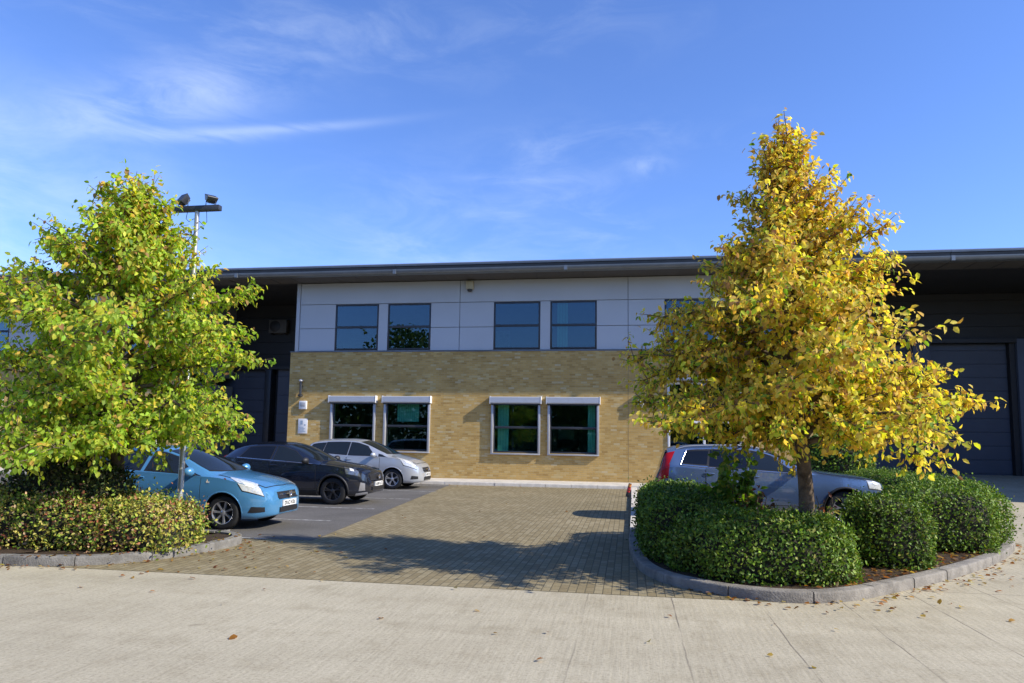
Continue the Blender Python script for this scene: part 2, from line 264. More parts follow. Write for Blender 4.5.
# ------------------------------------------------------------------ mesh helpers
class MB:
    def __init__(s): s.v = []; s.f = []; s.m = []; s.mats = []
    def mi(s, mat):
        if mat not in s.mats: s.mats.append(mat)
        return s.mats.index(mat)
    def add(s, vs, fs, mat):
        o = len(s.v); s.v += [tuple(p) for p in vs]; k = s.mi(mat)
        for f in fs: s.f.append(tuple(i+o for i in f)); s.m.append(k)
    def box(s, x0, x1, y0, y1, z0, z1, mat, skip=''):
        vs = [(x0,y0,z0),(x1,y0,z0),(x1,y1,z0),(x0,y1,z0),(x0,y0,z1),(x1,y0,z1),(x1,y1,z1),(x0,y1,z1)]
        s.add(vs, [(0,3,2,1),(4,5,6,7),(0,1,5,4),(1,2,6,5),(2,3,7,6),(3,0,4,7)], mat)
    def bbox(s, x0, x1, y0, y1, z0, z1, mat, bev=0.01):
        bm = bmesh.new(); bmesh.ops.create_cube(bm, size=1)
        for v in bm.verts: v.co = ((x0+x1)/2+v.co.x*(x1-x0), (y0+y1)/2+v.co.y*(y1-y0), (z0+z1)/2+v.co.z*(z1-z0))
        bmesh.ops.bevel(bm, geom=bm.edges[:], offset=bev, segments=2, affect='EDGES', profile=0.5)
        s.bm(bm, mat)
    def bm(s, bm, mat, mtx=None):
        bm.verts.index_update(); vs = [(mtx @ v.co if mtx else v.co.copy()) for v in bm.verts]
        s.add(vs, [[v.index for v in f.verts] for f in bm.faces], mat); bm.free()
    def tube(s, pts, rad, mat, n=8, cap=True):
        pts = [Vector(p) for p in pts]
        if isinstance(rad, (int, float)): rad = [rad]*len(pts)
        vs = []; fs = []
        ref = Vector((0.13, 0.31, 1))
        for i, p in enumerate(pts):
            t = (pts[min(i+1, len(pts)-1)] - pts[max(i-1, 0)]).normalized()
            a = t.cross(ref if abs(t.dot(ref.normalized())) < 0.95 else Vector((1, 0, 0))).normalized(); b = t.cross(a)
            for k in range(n):
                th = 2*math.pi*k/n; vs.append(p + (a*math.cos(th)+b*math.sin(th))*rad[i])
        for i in range(len(pts)-1):
            for k in range(n):
                fs.append((i*n+k, i*n+(k+1) % n, (i+1)*n+(k+1) % n, (i+1)*n+k))
        if cap: fs.append(tuple(range(n))[::-1]); fs.append(tuple(range((len(pts)-1)*n, len(pts)*n)))
        s.add(vs, fs, mat)
    def lathe(s, prof, c, axis, mat, n=32):
        """prof: list of (r, h) round the axis through c"""
        ax = {'x': (Vector((0,1,0)), Vector((0,0,1)), Vector((1,0,0))), 'y': (Vector((1,0,0)), Vector((0,0,1)), Vector((0,1,0))), 'z': (Vector((1,0,0)), Vector((0,1,0)), Vector((0,0,1)))}[axis]
        vs = []; fs = []; c = Vector(c)
        for r, h in prof:
            for k in range(n):
                th = 2*math.pi*k/n; vs.append(c + ax[0]*r*math.cos(th) + ax[1]*r*math.sin(th) + ax[2]*h)
        for i in range(len(prof)-1):
            for k in range(n): fs.append((i*n+k, i*n+(k+1) % n, (i+1)*n+(k+1) % n, (i+1)*n+k))
        s.add(vs, fs, mat)
    def grid(s, P, mat, flip=False):
        r = len(P); c = len(P[0]); fs = []
        for i in range(r-1):
            for j in range(c-1):
                q = (i*c+j, i*c+j+1, (i+1)*c+j+1, (i+1)*c+j); fs.append(q[::-1] if flip else q)
        s.add([p for row in P for p in row], fs, mat)
    def build(s, name, parent=None, smooth=None, recalc=False, loc=None):
        me = bpy.data.meshes.new(name); me.from_pydata(s.v, [], s.f)
        for m in s.mats: me.materials.append(m)
        me.polygons.foreach_set('material_index', s.m)
        if recalc:
            bm = bmesh.new(); bm.from_mesh(me); bmesh.ops.recalc_face_normals(bm, faces=bm.faces[:]); bm.to_mesh(me); bm.free()
        if smooth is not None:
            me.polygons.foreach_set('use_smooth', [True]*len(me.polygons)); me.set_sharp_from_angle(angle=R(smooth))
        me.update()
        o = bpy.data.objects.new(name, me); COL.objects.link(o)
        if parent: o.parent = parent
        if loc: o.location = loc
        return o
def tag(o, label=None, cat=None, group=None, kind=None):
    if label: o['label'] = label
    if cat: o['category'] = cat
    if group: o['group'] = group
    if kind: o['kind'] = kind
    return o
def thing(name, label, cat, loc=(0, 0, 0), group=None):
    o = bpy.data.objects.new(name, None); COL.objects.link(o); o.location = loc; o.empty_display_size = 0.3
    return tag(o, label, cat, group)

# ------------------------------------------------------------------ ground
def sheet(name, poly, z, mat, tess=False):
    mb = MB(); mb.add([(x, y, z) for x, y in poly], [tuple(range(len(poly)))], mat)
    o = mb.build(name); o['kind'] = 'structure'; return o
mb = MB()
# one ground sheet, rising gently to the right-hand loading doors
gx = [-1500, -200, -60, -20, 0, 6, 8, 10, 12, 14, 17, 19.5, 60, 1500]; gy = [-1500, -100, -20, 0, 8, 16, 22, 24, 26, 28, 30, 32.4, 33, 60, 1500]
def gz(x, y):
    a = min(max((y-21.5)/10, 0), 1); a = a*a*(3-2*a); b = min(max((x-6.9)/1.2, 0), 1)
    return 0.5*a*b if (x > 6.9 and x < 40 and y < 40) else 0.0
mb.grid([[(x, y, gz(x, y)) for x in gx] for y in gy], MT['concrete'])
g = mb.build('ground'); g['kind'] = 'structure'
sheet('block_paving', [(-45, 8.25), (0.35, 8.30), (2.0, 8.34), (3.5, 9.8), (6.8, 14), (6.8, 25.25), (-45, 25.25)], 0.004, MT['pavers'])
sheet('parking_asphalt', [(-40, 11.25), (-5.15, 11.25), (-6.35, 25.2), (-40, 25.2)], 0.008, MT['asphalt'])
mb = MB()
for y in (11.18+0.05, 13.85, 16.35, 19.1, 21.9, 24.55):
    mb.add([(-11.2, y-0.05, 0.012), (-5.95, y-0.05, 0.012), (-5.95, y+0.05, 0.012), (-11.2, y+0.05, 0.012)], [(0, 1, 2, 3)], MT['line'])
tag(mb.build('bay_marking'), kind='structure')
def offset_poly(pts, d):
    out = []
    for i, p in enumerate(pts):
        a = Vector(pts[max(i-1, 0)]); b = Vector(pts[min(i+1, len(pts)-1)]); t = (b-a).normalized(); n = Vector((-t.y, t.x)); q = Vector(p)+n*d; out.append((q.x, q.y))
    return out
def smooth_poly(pts, step=0.15):
    P = [Vector(p) for p in pts]; out = []
    for i in range(len(P)-1):
        p0 = P[max(i-1, 0)]; p1 = P[i]; p2 = P[i+1]; p3 = P[min(i+2, len(P)-1)]
        n = max(2, int((p2-p1).length/step))
        for k in range(n):
            t = k/n; out.append(0.5*((2*p1)+(p2-p0)*t+(2*p0-5*p1+4*p2-p3)*t*t+(3*p1-p0-3*p2+p3)*t**3))
    out.append(P[-1]); return [(p.x, p.y) for p in out]
def kerb(pts, mat, stone=0.915, w=0.15, h=0.125, gap=0.012, side=1, name='kerb'):
    """kerb stones laid along a smooth outline; body on the left of the direction of travel"""
    sp = smooth_poly(pts, 0.06); dist = [0]
    for a, b in zip(sp, sp[1:]): dist.append(dist[-1]+math.dist(a, b))
    off = offset_poly(sp, w*side); mb = MB(); tot = dist[-1]; s = 0.0
    def at(d, arr):
        d = min(max(d, 0), tot); i = max(0, min(len(dist)-2, int(np.searchsorted(dist, d))-1)); t = (d-dist[i])/max(1e-6, dist[i+1]-dist[i])
        return (arr[i][0]*(1-t)+arr[i+1][0]*t, arr[i][1]*(1-t)+arr[i+1][1]*t)
    while s < tot-0.05:
        e = min(s+stone, tot); n = 7; rows = []; jz = random.uniform(-0.004, 0.004); jo = random.uniform(-0.006, 0.006)
        for k in range(n):
            d = s+gap/2+(e-s-gap)*k/(n-1); a = Vector(at(d, sp)); b = Vector(at(d, off)); u = (b-a).normalized()
            a = a+u*jo; sec = [(a, -0.02), (a, h-0.022+jz), (a+u*0.008, h-0.006+jz), (a+u*0.024, h+jz), (b, h+jz), (b, -0.02)]
            rows.append([(p.x, p.y, z) for p, z in sec])
        mb.grid(rows, mat, flip=(side > 0)); m = len(rows[0])
        for row in (rows[0], rows[-1]): mb.add(row, [tuple(range(m))], mat)
        s = e
    o = mb.build(name, recalc=True, smooth=50); o['kind'] = 'structure'; return sp
isl = [(0.03, 13.6), (0.0, 12.0), (0.04, 10.87), (0.14, 9.85), (0.38, 9.15), (0.80, 8.68), (1.28, 8.40), (1.87, 8.33), (2.52, 8.65), (3.48, 9.56), (4.54, 10.72), (5.46, 11.89), (6.2, 13.03), (6.68, 14.1), (6.85, 15.6), (6.85, 19.0), (6.85, 25.1)]
ispts = kerb(isl, MT['kerb'])
kerb([(0.26, 25.1), (0.24, 19), (0.20, 13.6)], MT['kerbpale'], side=-1, h=0.10, w=0.18)
bed = offset_poly(ispts, 0.14) + [(5.35, 25.1), (5.35, 14.0), (0.17, 14.0)]
sheet('planting_bed', bed, 0.10, MT['soil'])
kerb([(5.35, 25.1), (5.35, 20), (5.33, 14.6), (5.0, 14.0), (3.0, 14.0), (0.3, 14.0)], MT['kerb'], side=1, h=0.123)
lk = [(-40, 8.02), (-20, 8.06), (-9.5, 8.14), (-8.0, 8.22), (-7.2, 8.36), (-6.62, 8.75), (-6.25, 9.35), (-6.08, 10.0), (-6.05, 10.55), (-6.25, 10.95), (-6.7, 11.15), (-8, 11.2), (-20, 11.2), (-40, 11.2)]
lkp = kerb(lk, MT['kerbdark'])
sheet('planting_bed', offset_poly(lkp, 0.14), 0.10, MT['soil'])
# path and pale kerb in front of the wall
mb = MB(); mb.box(-45, 6.7, 25.45, 27.21, 0.0, 0.118, MT['kerbpale']); tag(mb.build('path'), kind='structure')
kerb([(6.7, 25.3), (0, 25.3), (-20, 25.3), (-45, 25.3)][::-1], MT['kerbpale'], side=1, h=0.122)

# ------------------------------------------------------------------ building
WY = 27.2
bld = thing('office_building', 'long two storey building of buff brick with pale grey upper cladding and dark roof edge', 'building', (0, WY, 0))
def part(mb, name, parent=None, **k):
    """parts are modelled in world metres and hung on the building's empty"""
    p = parent or bld
    o = mb.build(name, p, **k); o.matrix_parent_inverse = Matrix.Identity(4)
    off = Vector((0, WY, 0))
    if p is bld: o.location = -off
    return o
def facade(mb, x0, x1, z0, z1, y, ops, depth, mat, sidemat):
    xs = sorted({x0, x1, *[a for o in ops for a in o[:2]]}); zs = sorted({z0, z1, *[a for o in ops for a in o[2:4]]})
    def hole(x, z): return any(o[0] < x < o[1] and o[2] < z < o[3] for o in ops)
    for a, b in zip(xs, xs[1:]):
        for c, d in zip(zs, zs[1:]):
            if hole((a+b)/2, (c+d)/2): continue
            mb.add([(a, y, c), (b, y, c), (b, y, d), (a, y, d)], [(0, 1, 2, 3)], mat)
            mb.add([(a, y+depth, c), (b, y+depth, c), (b, y+depth, d), (a, y+depth, d)], [(3, 2, 1, 0)], sidemat)
    for o in ops:
        a, b, c, d = o[:4]; e = y+depth
        mb.add([(a,y,c),(a,e,c),(a,e,d),(a,y,d)], [(0,1,2,3)], sidemat); mb.add([(b,y,c),(b,e,c),(b,e,d),(b,y,d)], [(3,2,1,0)], sidemat)
        mb.add([(a,y,c),(b,y,c),(b,e,c),(a,e,c)], [(0,1,2,3)], sidemat); mb.add([(a,y,d),(b,y,d),(b,e,d),(a,e,d)], [(3,2,1,0)], sidemat)
    e = y+depth
    mb.add([(x0,y,z0),(x0,e,z0),(x0,e,z1),(x0,y,z1)], [(3,2,1,0)], sidemat); mb.add([(x1,y,z0),(x1,e,z0),(x1,e,z1),(x1,y,z1)], [(0,1,2,3)], sidemat)
    mb.add([(x0,y,z1),(x1,y,z1),(x1,e,z1),(x0,e,z1)], [(0,1,2,3)], sidemat)

PER = 6.6
upC = [(-11.84+PER*k, -10.01+PER*k) for k in range(3)] + [(-9.60+PER*k, -7.82+PER*k) for k in range(3)]
loC = [(-11.80, -10.04), (-9.55, -7.79), (-5.20, -3.42), (-3.0, -1.18)]
upA = [(-2*16.19-(b), -2*16.19-(a)) for a, b in upC]
loA = [(-22.40, -20.62), (-24.62, -22.84), (-29.0, -27.2), (-31.2, -29.4)]
ENT = (1.42, 4.1)     # entrance opening
UZ = (5.17, 7.05); LZ = (1.15, 3.10)

def window(x0, x1, z0, z1, y, lower, inset, blinds):
    f = MB(); t = 0.06
    fm = MT['alu'] if lower else MT['frame']
    if lower:   # pale outer surround standing proud of the brick
        for (a, b, c, d) in ((x0-0.07, x0+0.015, z0-0.02, z1), (x1-0.015, x1+0.07, z0-0.02, z1)):
            f.bbox(a, b, y-0.10, y+0.06, c, d, MT['alu'], 0.006)
        f.bbox(x0-0.07, x1+0.07, y-0.11, y+0.05, z0-0.075, z0-0.022, MT['alu'], 0.006)
    yy = y+inset
    fr = MT['frame']
    f.bbox(x0+0.003, x0+t, yy-0.03, yy+0.04, z0+0.003, z1-0.003, fr, 0.006); f.bbox(x1-t, x1-0.003, yy-0.03, yy+0.04, z0+0.003, z1-0.003, fr, 0.006)
    f.bbox(x0+t+0.001, x1-t-0.001, yy-0.028, yy+0.04, z0+0.003, z0+t, fr, 0.006); f.bbox(x0+t+0.001, x1-t-0.001, yy-0.028, yy+0.04, z1-t, z1-0.003, fr, 0.006)
    zm = (z0+z1)/2
    f.bbox(x0+t+0.001, x1-t-0.001, yy-0.04, yy+0.04, zm-0.05, zm+0.04, fr, 0.006)
    w = part(f, 'window', smooth=40)
    for (c, d) in ((z0+t, zm-0.05), (zm+0.04, z1-t)):
        g = MB(); g.box(x0+t, x1-t, yy-0.004, yy+0.004, c, d, MT['glasslow' if lower else 'glass']); part(g, 'pane', w)
    if lower:
        sb = MB(); d0 = 0.23
        prof = [(y-0.005, 3.30), (y-0.12, 3.30), (y-d0, 3.27), (y-d0, 3.07), (y-d0+0.035, 3.035), (y-0.005, 3.035)]
        xa, xb = x0-0.09, x1+0.09
        vs = [(xa, p, q) for p, q in prof] + [(xb, p, q) for p, q in prof]; n = len(prof)
        sb.add(vs, [tuple(range(n)), tuple(range(n, 2*n))[::-1]] + [(i, i+n, (i+1) % n+n, (i+1) % n) for i in range(n)], MT['shutter'])
        sb.bbox(xb+0.001, xb+0.03, y-d0-0.008, y-0.004, 3.02, 3.312, MT['white'], 0.006); sb.bbox(xa-0.03, xa-0.001, y-d0-0.008, y-0.004, 3.02, 3.312, MT['shutter'], 0.006)
        sb.box(xa+0.02, xb-0.02, y-0.16, y-0.10, 2.985, 3.034, MT['frame'])
        part(sb, 'shutter_box', w, recalc=True)
    for (a, b, c, d) in blinds:
        m = MB(); nS = max(1, int((b-a)/0.09))
        for i in range(nS):
            xa = a+(b-a)*i/nS; m.box(xa+0.004, xa+(b-a)/nS-0.004, yy+0.16, yy+0.165, c, d, MT['blind'])
        part(m, 'blind', w)
    return w

# --- centre unit
W = MB(); ops = [(a, b, LZ[0], LZ[1]) for a, b in loC] + [(ENT[0], ENT[1], 0.12, 3.9)]
facade(W, -13.72, 6.74, 0.0, 5.08, WY, ops, 0.30, MT['brick'], MT['brick_side'])
part(W, 'brick_wall')
# --- left unit
W = MB(); ops = [(a, b, LZ[0], LZ[1]) for a, b in loA]
facade(W, -48, -18.66, 0.0, 5.08, WY, ops, 0.30, MT['brick'], MT['brick_side'])
part(W, 'brick_wall')
def cladding(x0, x1, joints, wins):
    m = MB(); y = WY+0.03; g = 0.011
    W = [(a, b, UZ[0], UZ[1]) for a, b in wins]
    facade(m, x0, x1, 5.12, 7.95, y+0.05, W, 0.2, MT['cladjoint'], MT['clad'])
    def pan(a, b, c, d):
        if b-a > 0.05: m.bbox(a+g, b-g, y, y+0.045, c+g, d-g, MT['clad'], 0.004)
    for a, b in zip(joints, joints[1:]):
        ws = sorted(w for w in wins if a < (w[0]+w[1])/2 < b)
        pan(a, b, 7.06, 7.95)
        xs = [a] + [v for w in ws for v in w] + [b]
        for i in range(0, len(xs)-1, 2):
            if i in (0, len(xs)-2) and len(xs) > 2: pan(xs[i], xs[i+1], 5.13, 6.06); pan(xs[i], xs[i+1], 6.06, 7.06)
            else: pan(xs[i], xs[i+1], 5.13, 7.06)
    return part(m, 'cladding')
cladding(-13.55, 6.62, [-13.40, -6.63, -0.02, 6.58], upC)
cladding(-48, -18.83, [-48, -39, -32.38, -25.75, -18.98], upA)
m = MB()
for a, b in ((-13.553, -13.41), (-18.97, -18.827)):
    m = MB(); m.bbox(a, b, WY-0.01, WY+0.26, 5.12, 7.95, MT['clad'], 0.01); part(m, 'corner_trim', smooth=40)
m = MB()
for a, b in ((-13.74, 6.76), (-48, -18.64)):
    m = MB(); m.bbox(a, b, WY-0.025, WY+0.2, 5.082, 5.118, MT['gutter'], 0.005); part(m, 'flashing')
BL = {0: [], 1: [], 2: [], 3: []}
lowbl = [[], [(-9.15, -8.25, 2.3, 3.05)], [(-5.05, -4.62, 1.2, 3.05)], [(-1.55, -1.27, 1.2, 3.05)]]
for (a, b), bl in zip(loC, lowbl): window(a, b, LZ[0], LZ[1], WY, True, 0.06, bl)
for a, b in loA: window(a, b, LZ[0], LZ[1], WY, True, 0.06, [])
upbl = {3: [], 4: [], 1: [(-5.0, -4.6, 5.25, 5.9)] , 0: [], 2: [], 5: []}
for i, (a, b) in enumerate(upC): window(a, b, UZ[0]+0.01, UZ[1]-0.01, WY+0.03, False, 0.03, [(-2.76, -2.34, 5.22, 7.0)] if abs(a+3.0) < 0.05 else [])
for a, b in upA: window(a, b, UZ[0]+0.01, UZ[1]-0.01, WY+0.03, False, 0.03, [])
for x in (-0.02,):
    m = MB(); m.box(x-0.007, x+0.007, WY-0.003, WY+0.01, 0.13, 5.07, simple('joint_sealant', (0.24, 0.17, 0.08), 0.8)); part(m, 'movement_joint')
# --- entrance behind the tree
m = MB()
for a, b in ((ENT[0]+0.003, ENT[0]+0.09), (2.70, 2.79), (ENT[1]-0.09, ENT[1]-0.003)): m.bbox(a, b, WY-0.04, WY+0.10, 0.12, 3.897, MT['white'], 0.008)
for c, d in ((0.12, 0.26), (2.35, 2.45), (3.80, 3.897)): m.bbox(ENT[0]+0.091, 2.699, WY-0.03, WY+0.09, c, d, MT['white'], 0.008); m.bbox(2.791, ENT[1]-0.091, WY-0.03, WY+0.09, c, d, MT['white'], 0.008)
en = part(m, 'entrance_door', smooth=40)
g = MB()
for a, b in ((ENT[0]+0.09, 2.70), (2.79, ENT[1]-0.09)):
    for c, d in ((0.26, 2.35), (2.45, 3.80)): g.box(a, b, WY+0.025, WY+0.033, c, d, MT['glass'])
part(g, 'pane', en)
m = MB(); m.bbox(1.22, 4.3, WY-0.37, WY-0.003, 3.93, 4.12, MT['shutter'], 0.02); part(m, 'canopy', smooth=40)
# --- office rooms behind the windows (closed boxes seen through the glass)
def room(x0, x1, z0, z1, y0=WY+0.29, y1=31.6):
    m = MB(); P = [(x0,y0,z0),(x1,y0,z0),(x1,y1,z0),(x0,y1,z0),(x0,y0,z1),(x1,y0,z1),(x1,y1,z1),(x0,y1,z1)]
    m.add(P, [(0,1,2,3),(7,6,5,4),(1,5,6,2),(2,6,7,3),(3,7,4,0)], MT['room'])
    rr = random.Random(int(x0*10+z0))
    x = x0+0.6
    while x < x1-1.6:     # desks, screens and cupboards
        w = rr.uniform(1.2, 1.8); m.box(x, x+w, y0+0.9, y0+1.6, z0+0.70, z0+0.74, MT['roomdark']); m.box(x+0.3, x+0.8, y0+1.25, y0+1.3, z0+0.85, z0+1.2, MT['black'])
        m.box(x+0.05, x+0.1, y0+0.95, y0+1.55, z0, z0+0.7, MT['roomdark']); m.box(x+w-0.1, x+w-0.05, y0+0.95, y0+1.55, z0, z0+0.7, MT['roomdark'])
        if rr.random() < 0.6: m.box(x+0.2, x+1.1, y1-0.5, y1-0.05, z0, z0+rr.uniform(1.2, 2.0), MT['roomdark'])
        if rr.random() < 0.6: m.box(x+0.2, x+0.9, y1-0.03, y1-0.01, z0+1.3, z0+2.2, MT['paper'])
        x += w+rr.uniform(0.5, 1.4)
    part(m, 'office_room')
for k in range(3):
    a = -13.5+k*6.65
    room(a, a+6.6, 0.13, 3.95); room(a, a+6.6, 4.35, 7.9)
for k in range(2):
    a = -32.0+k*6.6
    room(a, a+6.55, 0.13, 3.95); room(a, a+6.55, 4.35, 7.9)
# --- loading bays
def ribwall(mb, x0, x1, z0, z1, y, mat, pitch=0.5, rib=0.02, ops=()):
    """horizontally ribbed sheet wall facing the viewer"""
    z = z0; P = []
    while z < z1-1e-3:
        e = min(z+pitch, z1); P += [(z, y), (e-0.04, y), (e-0.03, y+rib), (e-0.01, y+rib)]; z = e
    P.append((z1, y))
    vs = [(x0, q, p) for p, q in P] + [(x1, q, p) for p, q in P]; n = len(P)
    mb.add(vs, [(i, i+n, i+n+1, i+1) for i in range(n-1)], mat)
BY = 32.0
for q in ((-22.5, -13.7, 4.95, 7.95, BY-0.3, 'darkclad', 0.6), (-16.6, -13.7, 0, 4.95, BY-0.25, 'pier', 0.9), (6.7, 19.2, 6.02, 7.95, BY-0.3, 'darkclad', 0.55)):
    m = MB(); ribwall(m, *q[:5], MT[q[5]], q[6]); part(m, 'ribbed_wall')
for a, b, c, mt_ in ((-17.15, -16.85, 4.95, 'frame'), (-22.5, -21.6, 4.95, 'frame'), (11.60, 12.28, 6.02, 'pier'), (15.52, 19.2, 6.02, 'pier'), (6.75, 8.05, 6.02, 'pier')):
    m = MB(); m.bbox(a, b, BY-0.5, BY, 0.0, c, MT[mt_], 0.01); part(m, 'door_pier', smooth=40)
for q in ((-22.5, -13.7, BY-0.52, BY-0.3, 4.80, 4.95), (8.05, 15.52, BY-0.52, BY-0.3, 5.86, 6.02)):
    m = MB(); m.box(*q, MT['black']); part(m, 'door_head')
for a, b, c, d in ((-21.6, -17.15, 0.0, 4.80), (8.05, 11.60, 0.0, 5.86), (12.28, 15.30, 0.0, 5.86)):
    m = MB(); ribwall(m, a, b, c, d, BY-0.1, MT['doorgrey'], 0.56, 0.025)
    if a > 12: m.bbox(15.30, 15.515, BY-0.35, BY, 0, 5.86, MT['black'], 0.01)
    part(m, 'roller_door')
m = MB()   # returns of the units, rear mass and an unseen wing added on the right for its cast shade
m.box(-13.70, -13.52, WY+0.32, 32.2, 0, 7.95, MT['brick_side']); m.box(6.56, 6.72, WY+0.32, 32.2, 0, 7.95, MT['brick_side']); m.box(-22.7, -22.5, WY+0.32, 32.2, 0, 7.95, MT['darkclad'])
m.box(-48, 30, BY+0.05, 46, 0, 7.95, MT['darkclad'])
m.box(19.2, 30, 21.6, 32.0, 0, 8.3, MT['brick_side'])
part(m, 'side_wall')
# --- roof
RX0, RX1 = -48.5, 19.1
m = MB(); m.box(RX0, RX1, 26.17, 46.5, 7.982, 8.30, MT['roofmetal']); part(m, 'roof')
def extr(mb, prof, x0, x1, mat):
    n = len(prof); vs = [(x0, p, q) for p, q in prof] + [(x1, p, q) for p, q in prof]
    mb.add(vs, [tuple(range(n)), tuple(range(n, 2*n))[::-1]] + [(i, i+n, (i+1) % n+n, (i+1) % n) for i in range(n)], mat)
m = MB(); xs = [RX0+6.6*k for k in range(11)]; xs = [x for x in xs if x < RX1]+[RX1]
for a, b in zip(xs, xs[1:]):
    extr(m, [(25.99, 8.10), (25.95, 8.25), (26.02, 8.295), (26.15, 8.295), (26.15, 8.10)], a+0.006, b-0.006, MT['roofmetal'])
    extr(m, [(25.91, 8.265), (25.90, 8.325), (25.95, 8.37), (26.3, 8.39), (26.3, 8.302), (25.97, 8.302)], a+0.004, b-0.004, MT['capping'])
part(m, 'fascia', recalc=True)
m = MB()
for a, b in zip(xs, xs[1:]):
    pr = [(26.00+0.13*math.cos(t)-0.08, 8.10+0.15*math.sin(t)) for t in [math.pi*(0.98+i*0.60/7) for i in range(8)]] + [(26.15, 7.955), (26.15, 8.095)]
    extr(m, pr, a+0.01, b-0.01, MT['gutter'])
for x in xs[1:-1]: extr(m, [(25.765, 7.94), (25.765, 8.11), (25.85, 8.11), (25.85, 7.94)], x-0.06, x+0.06, MT['gutter'])
part(m, 'gutter', recalc=True, smooth=35)
m = MB(); m.box(RX0, RX1, 26.156, 27.24, 7.962, 7.98, MT['soffit']); m.box(RX0, RX1, 27.242, 32.3, 7.962, 7.98, MT['darkclad'])  # inner strip coloured darker than the eaves to deepen the bays' shade
for k in range(int((RX1-RX0)/0.9)):
    x = RX0+0.9*k; m.box(x, x+0.02, 26.2, 27.15, 7.954, 7.961, MT['black'])
part(m, 'soffit')

# ------------------------------------------------------------------ fittings on the building
def wall_y(d): return WY-d
lamp = thing('wall_light', 'dark twin ended wall light with shiny top cap on the brick beside the left corner', 'wall light', (-13.17, WY, 3.65))
m = MB(); m.tube([(0, -0.10, -0.28), (0, -0.10, 0.22)], 0.045, MT['frame'], 12); m.box(-0.03, 0.03, -0.10, -0.002, -0.06, 0.06, MT['frame']); m.build('tube', lamp, smooth=40)
m = MB(); m.lathe([(0.0, 0.33), (0.05, 0.32), (0.085, 0.28), (0.09, 0.24), (0.05, 0.215), (0.0, 0.215)], (0, -0.10, 0), 'z', MT['alu'], 16); m.build('cap', lamp, smooth=40)
m = MB(); m.lathe([(0.0, -0.28), (0.06, -0.285), (0.10, -0.32), (0.10, -0.37), (0.05, -0.40), (0.0, -0.40)], (0, -0.10, 0), 'z', MT['black'], 16); m.build('lamp_shade', lamp, smooth=40)
m = MB(); m.bbox(-0.165, 0.165, -0.085, -0.003, -0.17, 0.17, MT['white'], 0.02); m.bbox(-0.11, 0.11, -0.095, -0.083, -0.06, 0.11, MT['alu'], 0.006)
tag(m.build('junction_box', smooth=40, loc=(-13.06, WY, 2.92)), 'small square white box on the brick above the white notice', 'box')
sg = thing('wall_sign', 'white rectangular notice with faint blue print on the brick left of the first window', 'sign', (-13.05, WY, 2.07))
m = MB(); m.bbox(-0.20, 0.20, -0.025, -0.003, -0.30, 0.30, MT['white'], 0.006); m.build('panel', sg, smooth=40)
m = MB()
m.box(-0.10, 0.0, -0.028, -0.0255, 0.06, 0.22, MT['signblue'])
for i, (a, b) in enumerate(((-0.14, 0.04), (-0.12, 0.10), (-0.15, 0.06), (-0.10, 0.12))): m.box(a, b, -0.028, -0.0255, -0.06-0.055*i, -0.035-0.055*i, MT['signblue'])
m.box(0.06, 0.13, -0.028, -0.0255, 0.02, 0.07, MT['signblue']); m.build('print', sg)
al = thing('alarm_box', 'cream alarm sounder with dark lower lens under the eaves on the cladding', 'alarm', (-6.22, WY+0.03, 7.66))
m = MB(); m.bbox(-0.15, 0.15, -0.14, -0.002, -0.10, 0.24, MT['cream'], 0.03); m.build('casing', al, smooth=40)
m = MB(); m.lathe([(0.0, -0.21), (0.06, -0.20), (0.10, -0.16), (0.11, -0.105), (0.0, -0.105)], (0, -0.10, 0), 'z', MT['frame'], 14); m.build('lens', al, smooth=40)
m = MB(); m.bbox(-0.13, 0.13, -0.15, -0.003, -0.16, 0.16, MT['white'], 0.03); m.bbox(-0.08, 0.08, -0.165, -0.148, -0.10, 0.05, MT['alu'], 0.01)
tag(m.build('bulkhead_light', smooth=40, loc=(0.42, WY, 3.07)), 'small white bulkhead light on the brick between the right hand window and the yellow tree', 'light')
ac = thing('air_conditioner', 'grey air conditioning unit high on the dark wall of the left loading bay', 'air conditioner', (-16.55, BY-0.3, 6.85))
m = MB(); m.bbox(-0.45, 0.45, -0.36, -0.02, -0.32, 0.32, simple('condenser_case', (0.085, 0.08, 0.075), 0.6), 0.02); m.build('casing', ac, smooth=40)
m = MB(); m.lathe([(0.0, -0.38), (0.25, -0.38), (0.27, -0.365), (0.27, -0.35)], (-0.13, 0, 0), 'y', MT['black'], 24); m.build('fan_grille', ac, smooth=40)
for x in (-0.33, 0.33):
    m = MB(); m.box(x-0.02, x+0.02, -0.36, 0.0, -0.37, -0.323, MT['black']); m.build('bracket', ac)
m = MB(); m.lathe([(0.075, 0.0), (0.075, 1.36), (0.07, 1.40), (0.04, 1.43), (0.0, 1.435)], (0, 0, 0), 'z', MT['white'], 16)
tag(m.build('bollard', smooth=40, loc=(-18.95, 26.3, 0.11)), 'slim white bollard by the lit brick pier beyond the blue car', 'bollard')
pm = thing('marker_post', 'short dark post with red band at the far end of the pale kerb', 'post', (-0.06, 22.1, 0.0))
m = MB(); m.tube([(0, 0, 0), (0.10, 0, 0.40)], 0.05, MT['black'], 8); m.build('post', pm, smooth=40)
m = MB(); m.tube([(0.035, 0, 0.14), (0.07, 0, 0.28)], 0.054, MT['red'], 8); m.tube([(0.075, 0, 0.30), (0.095, 0, 0.38)], 0.054, simple('orange_band', (0.55, 0.2, 0.04)), 8); m.build('reflector', pm, smooth=40)

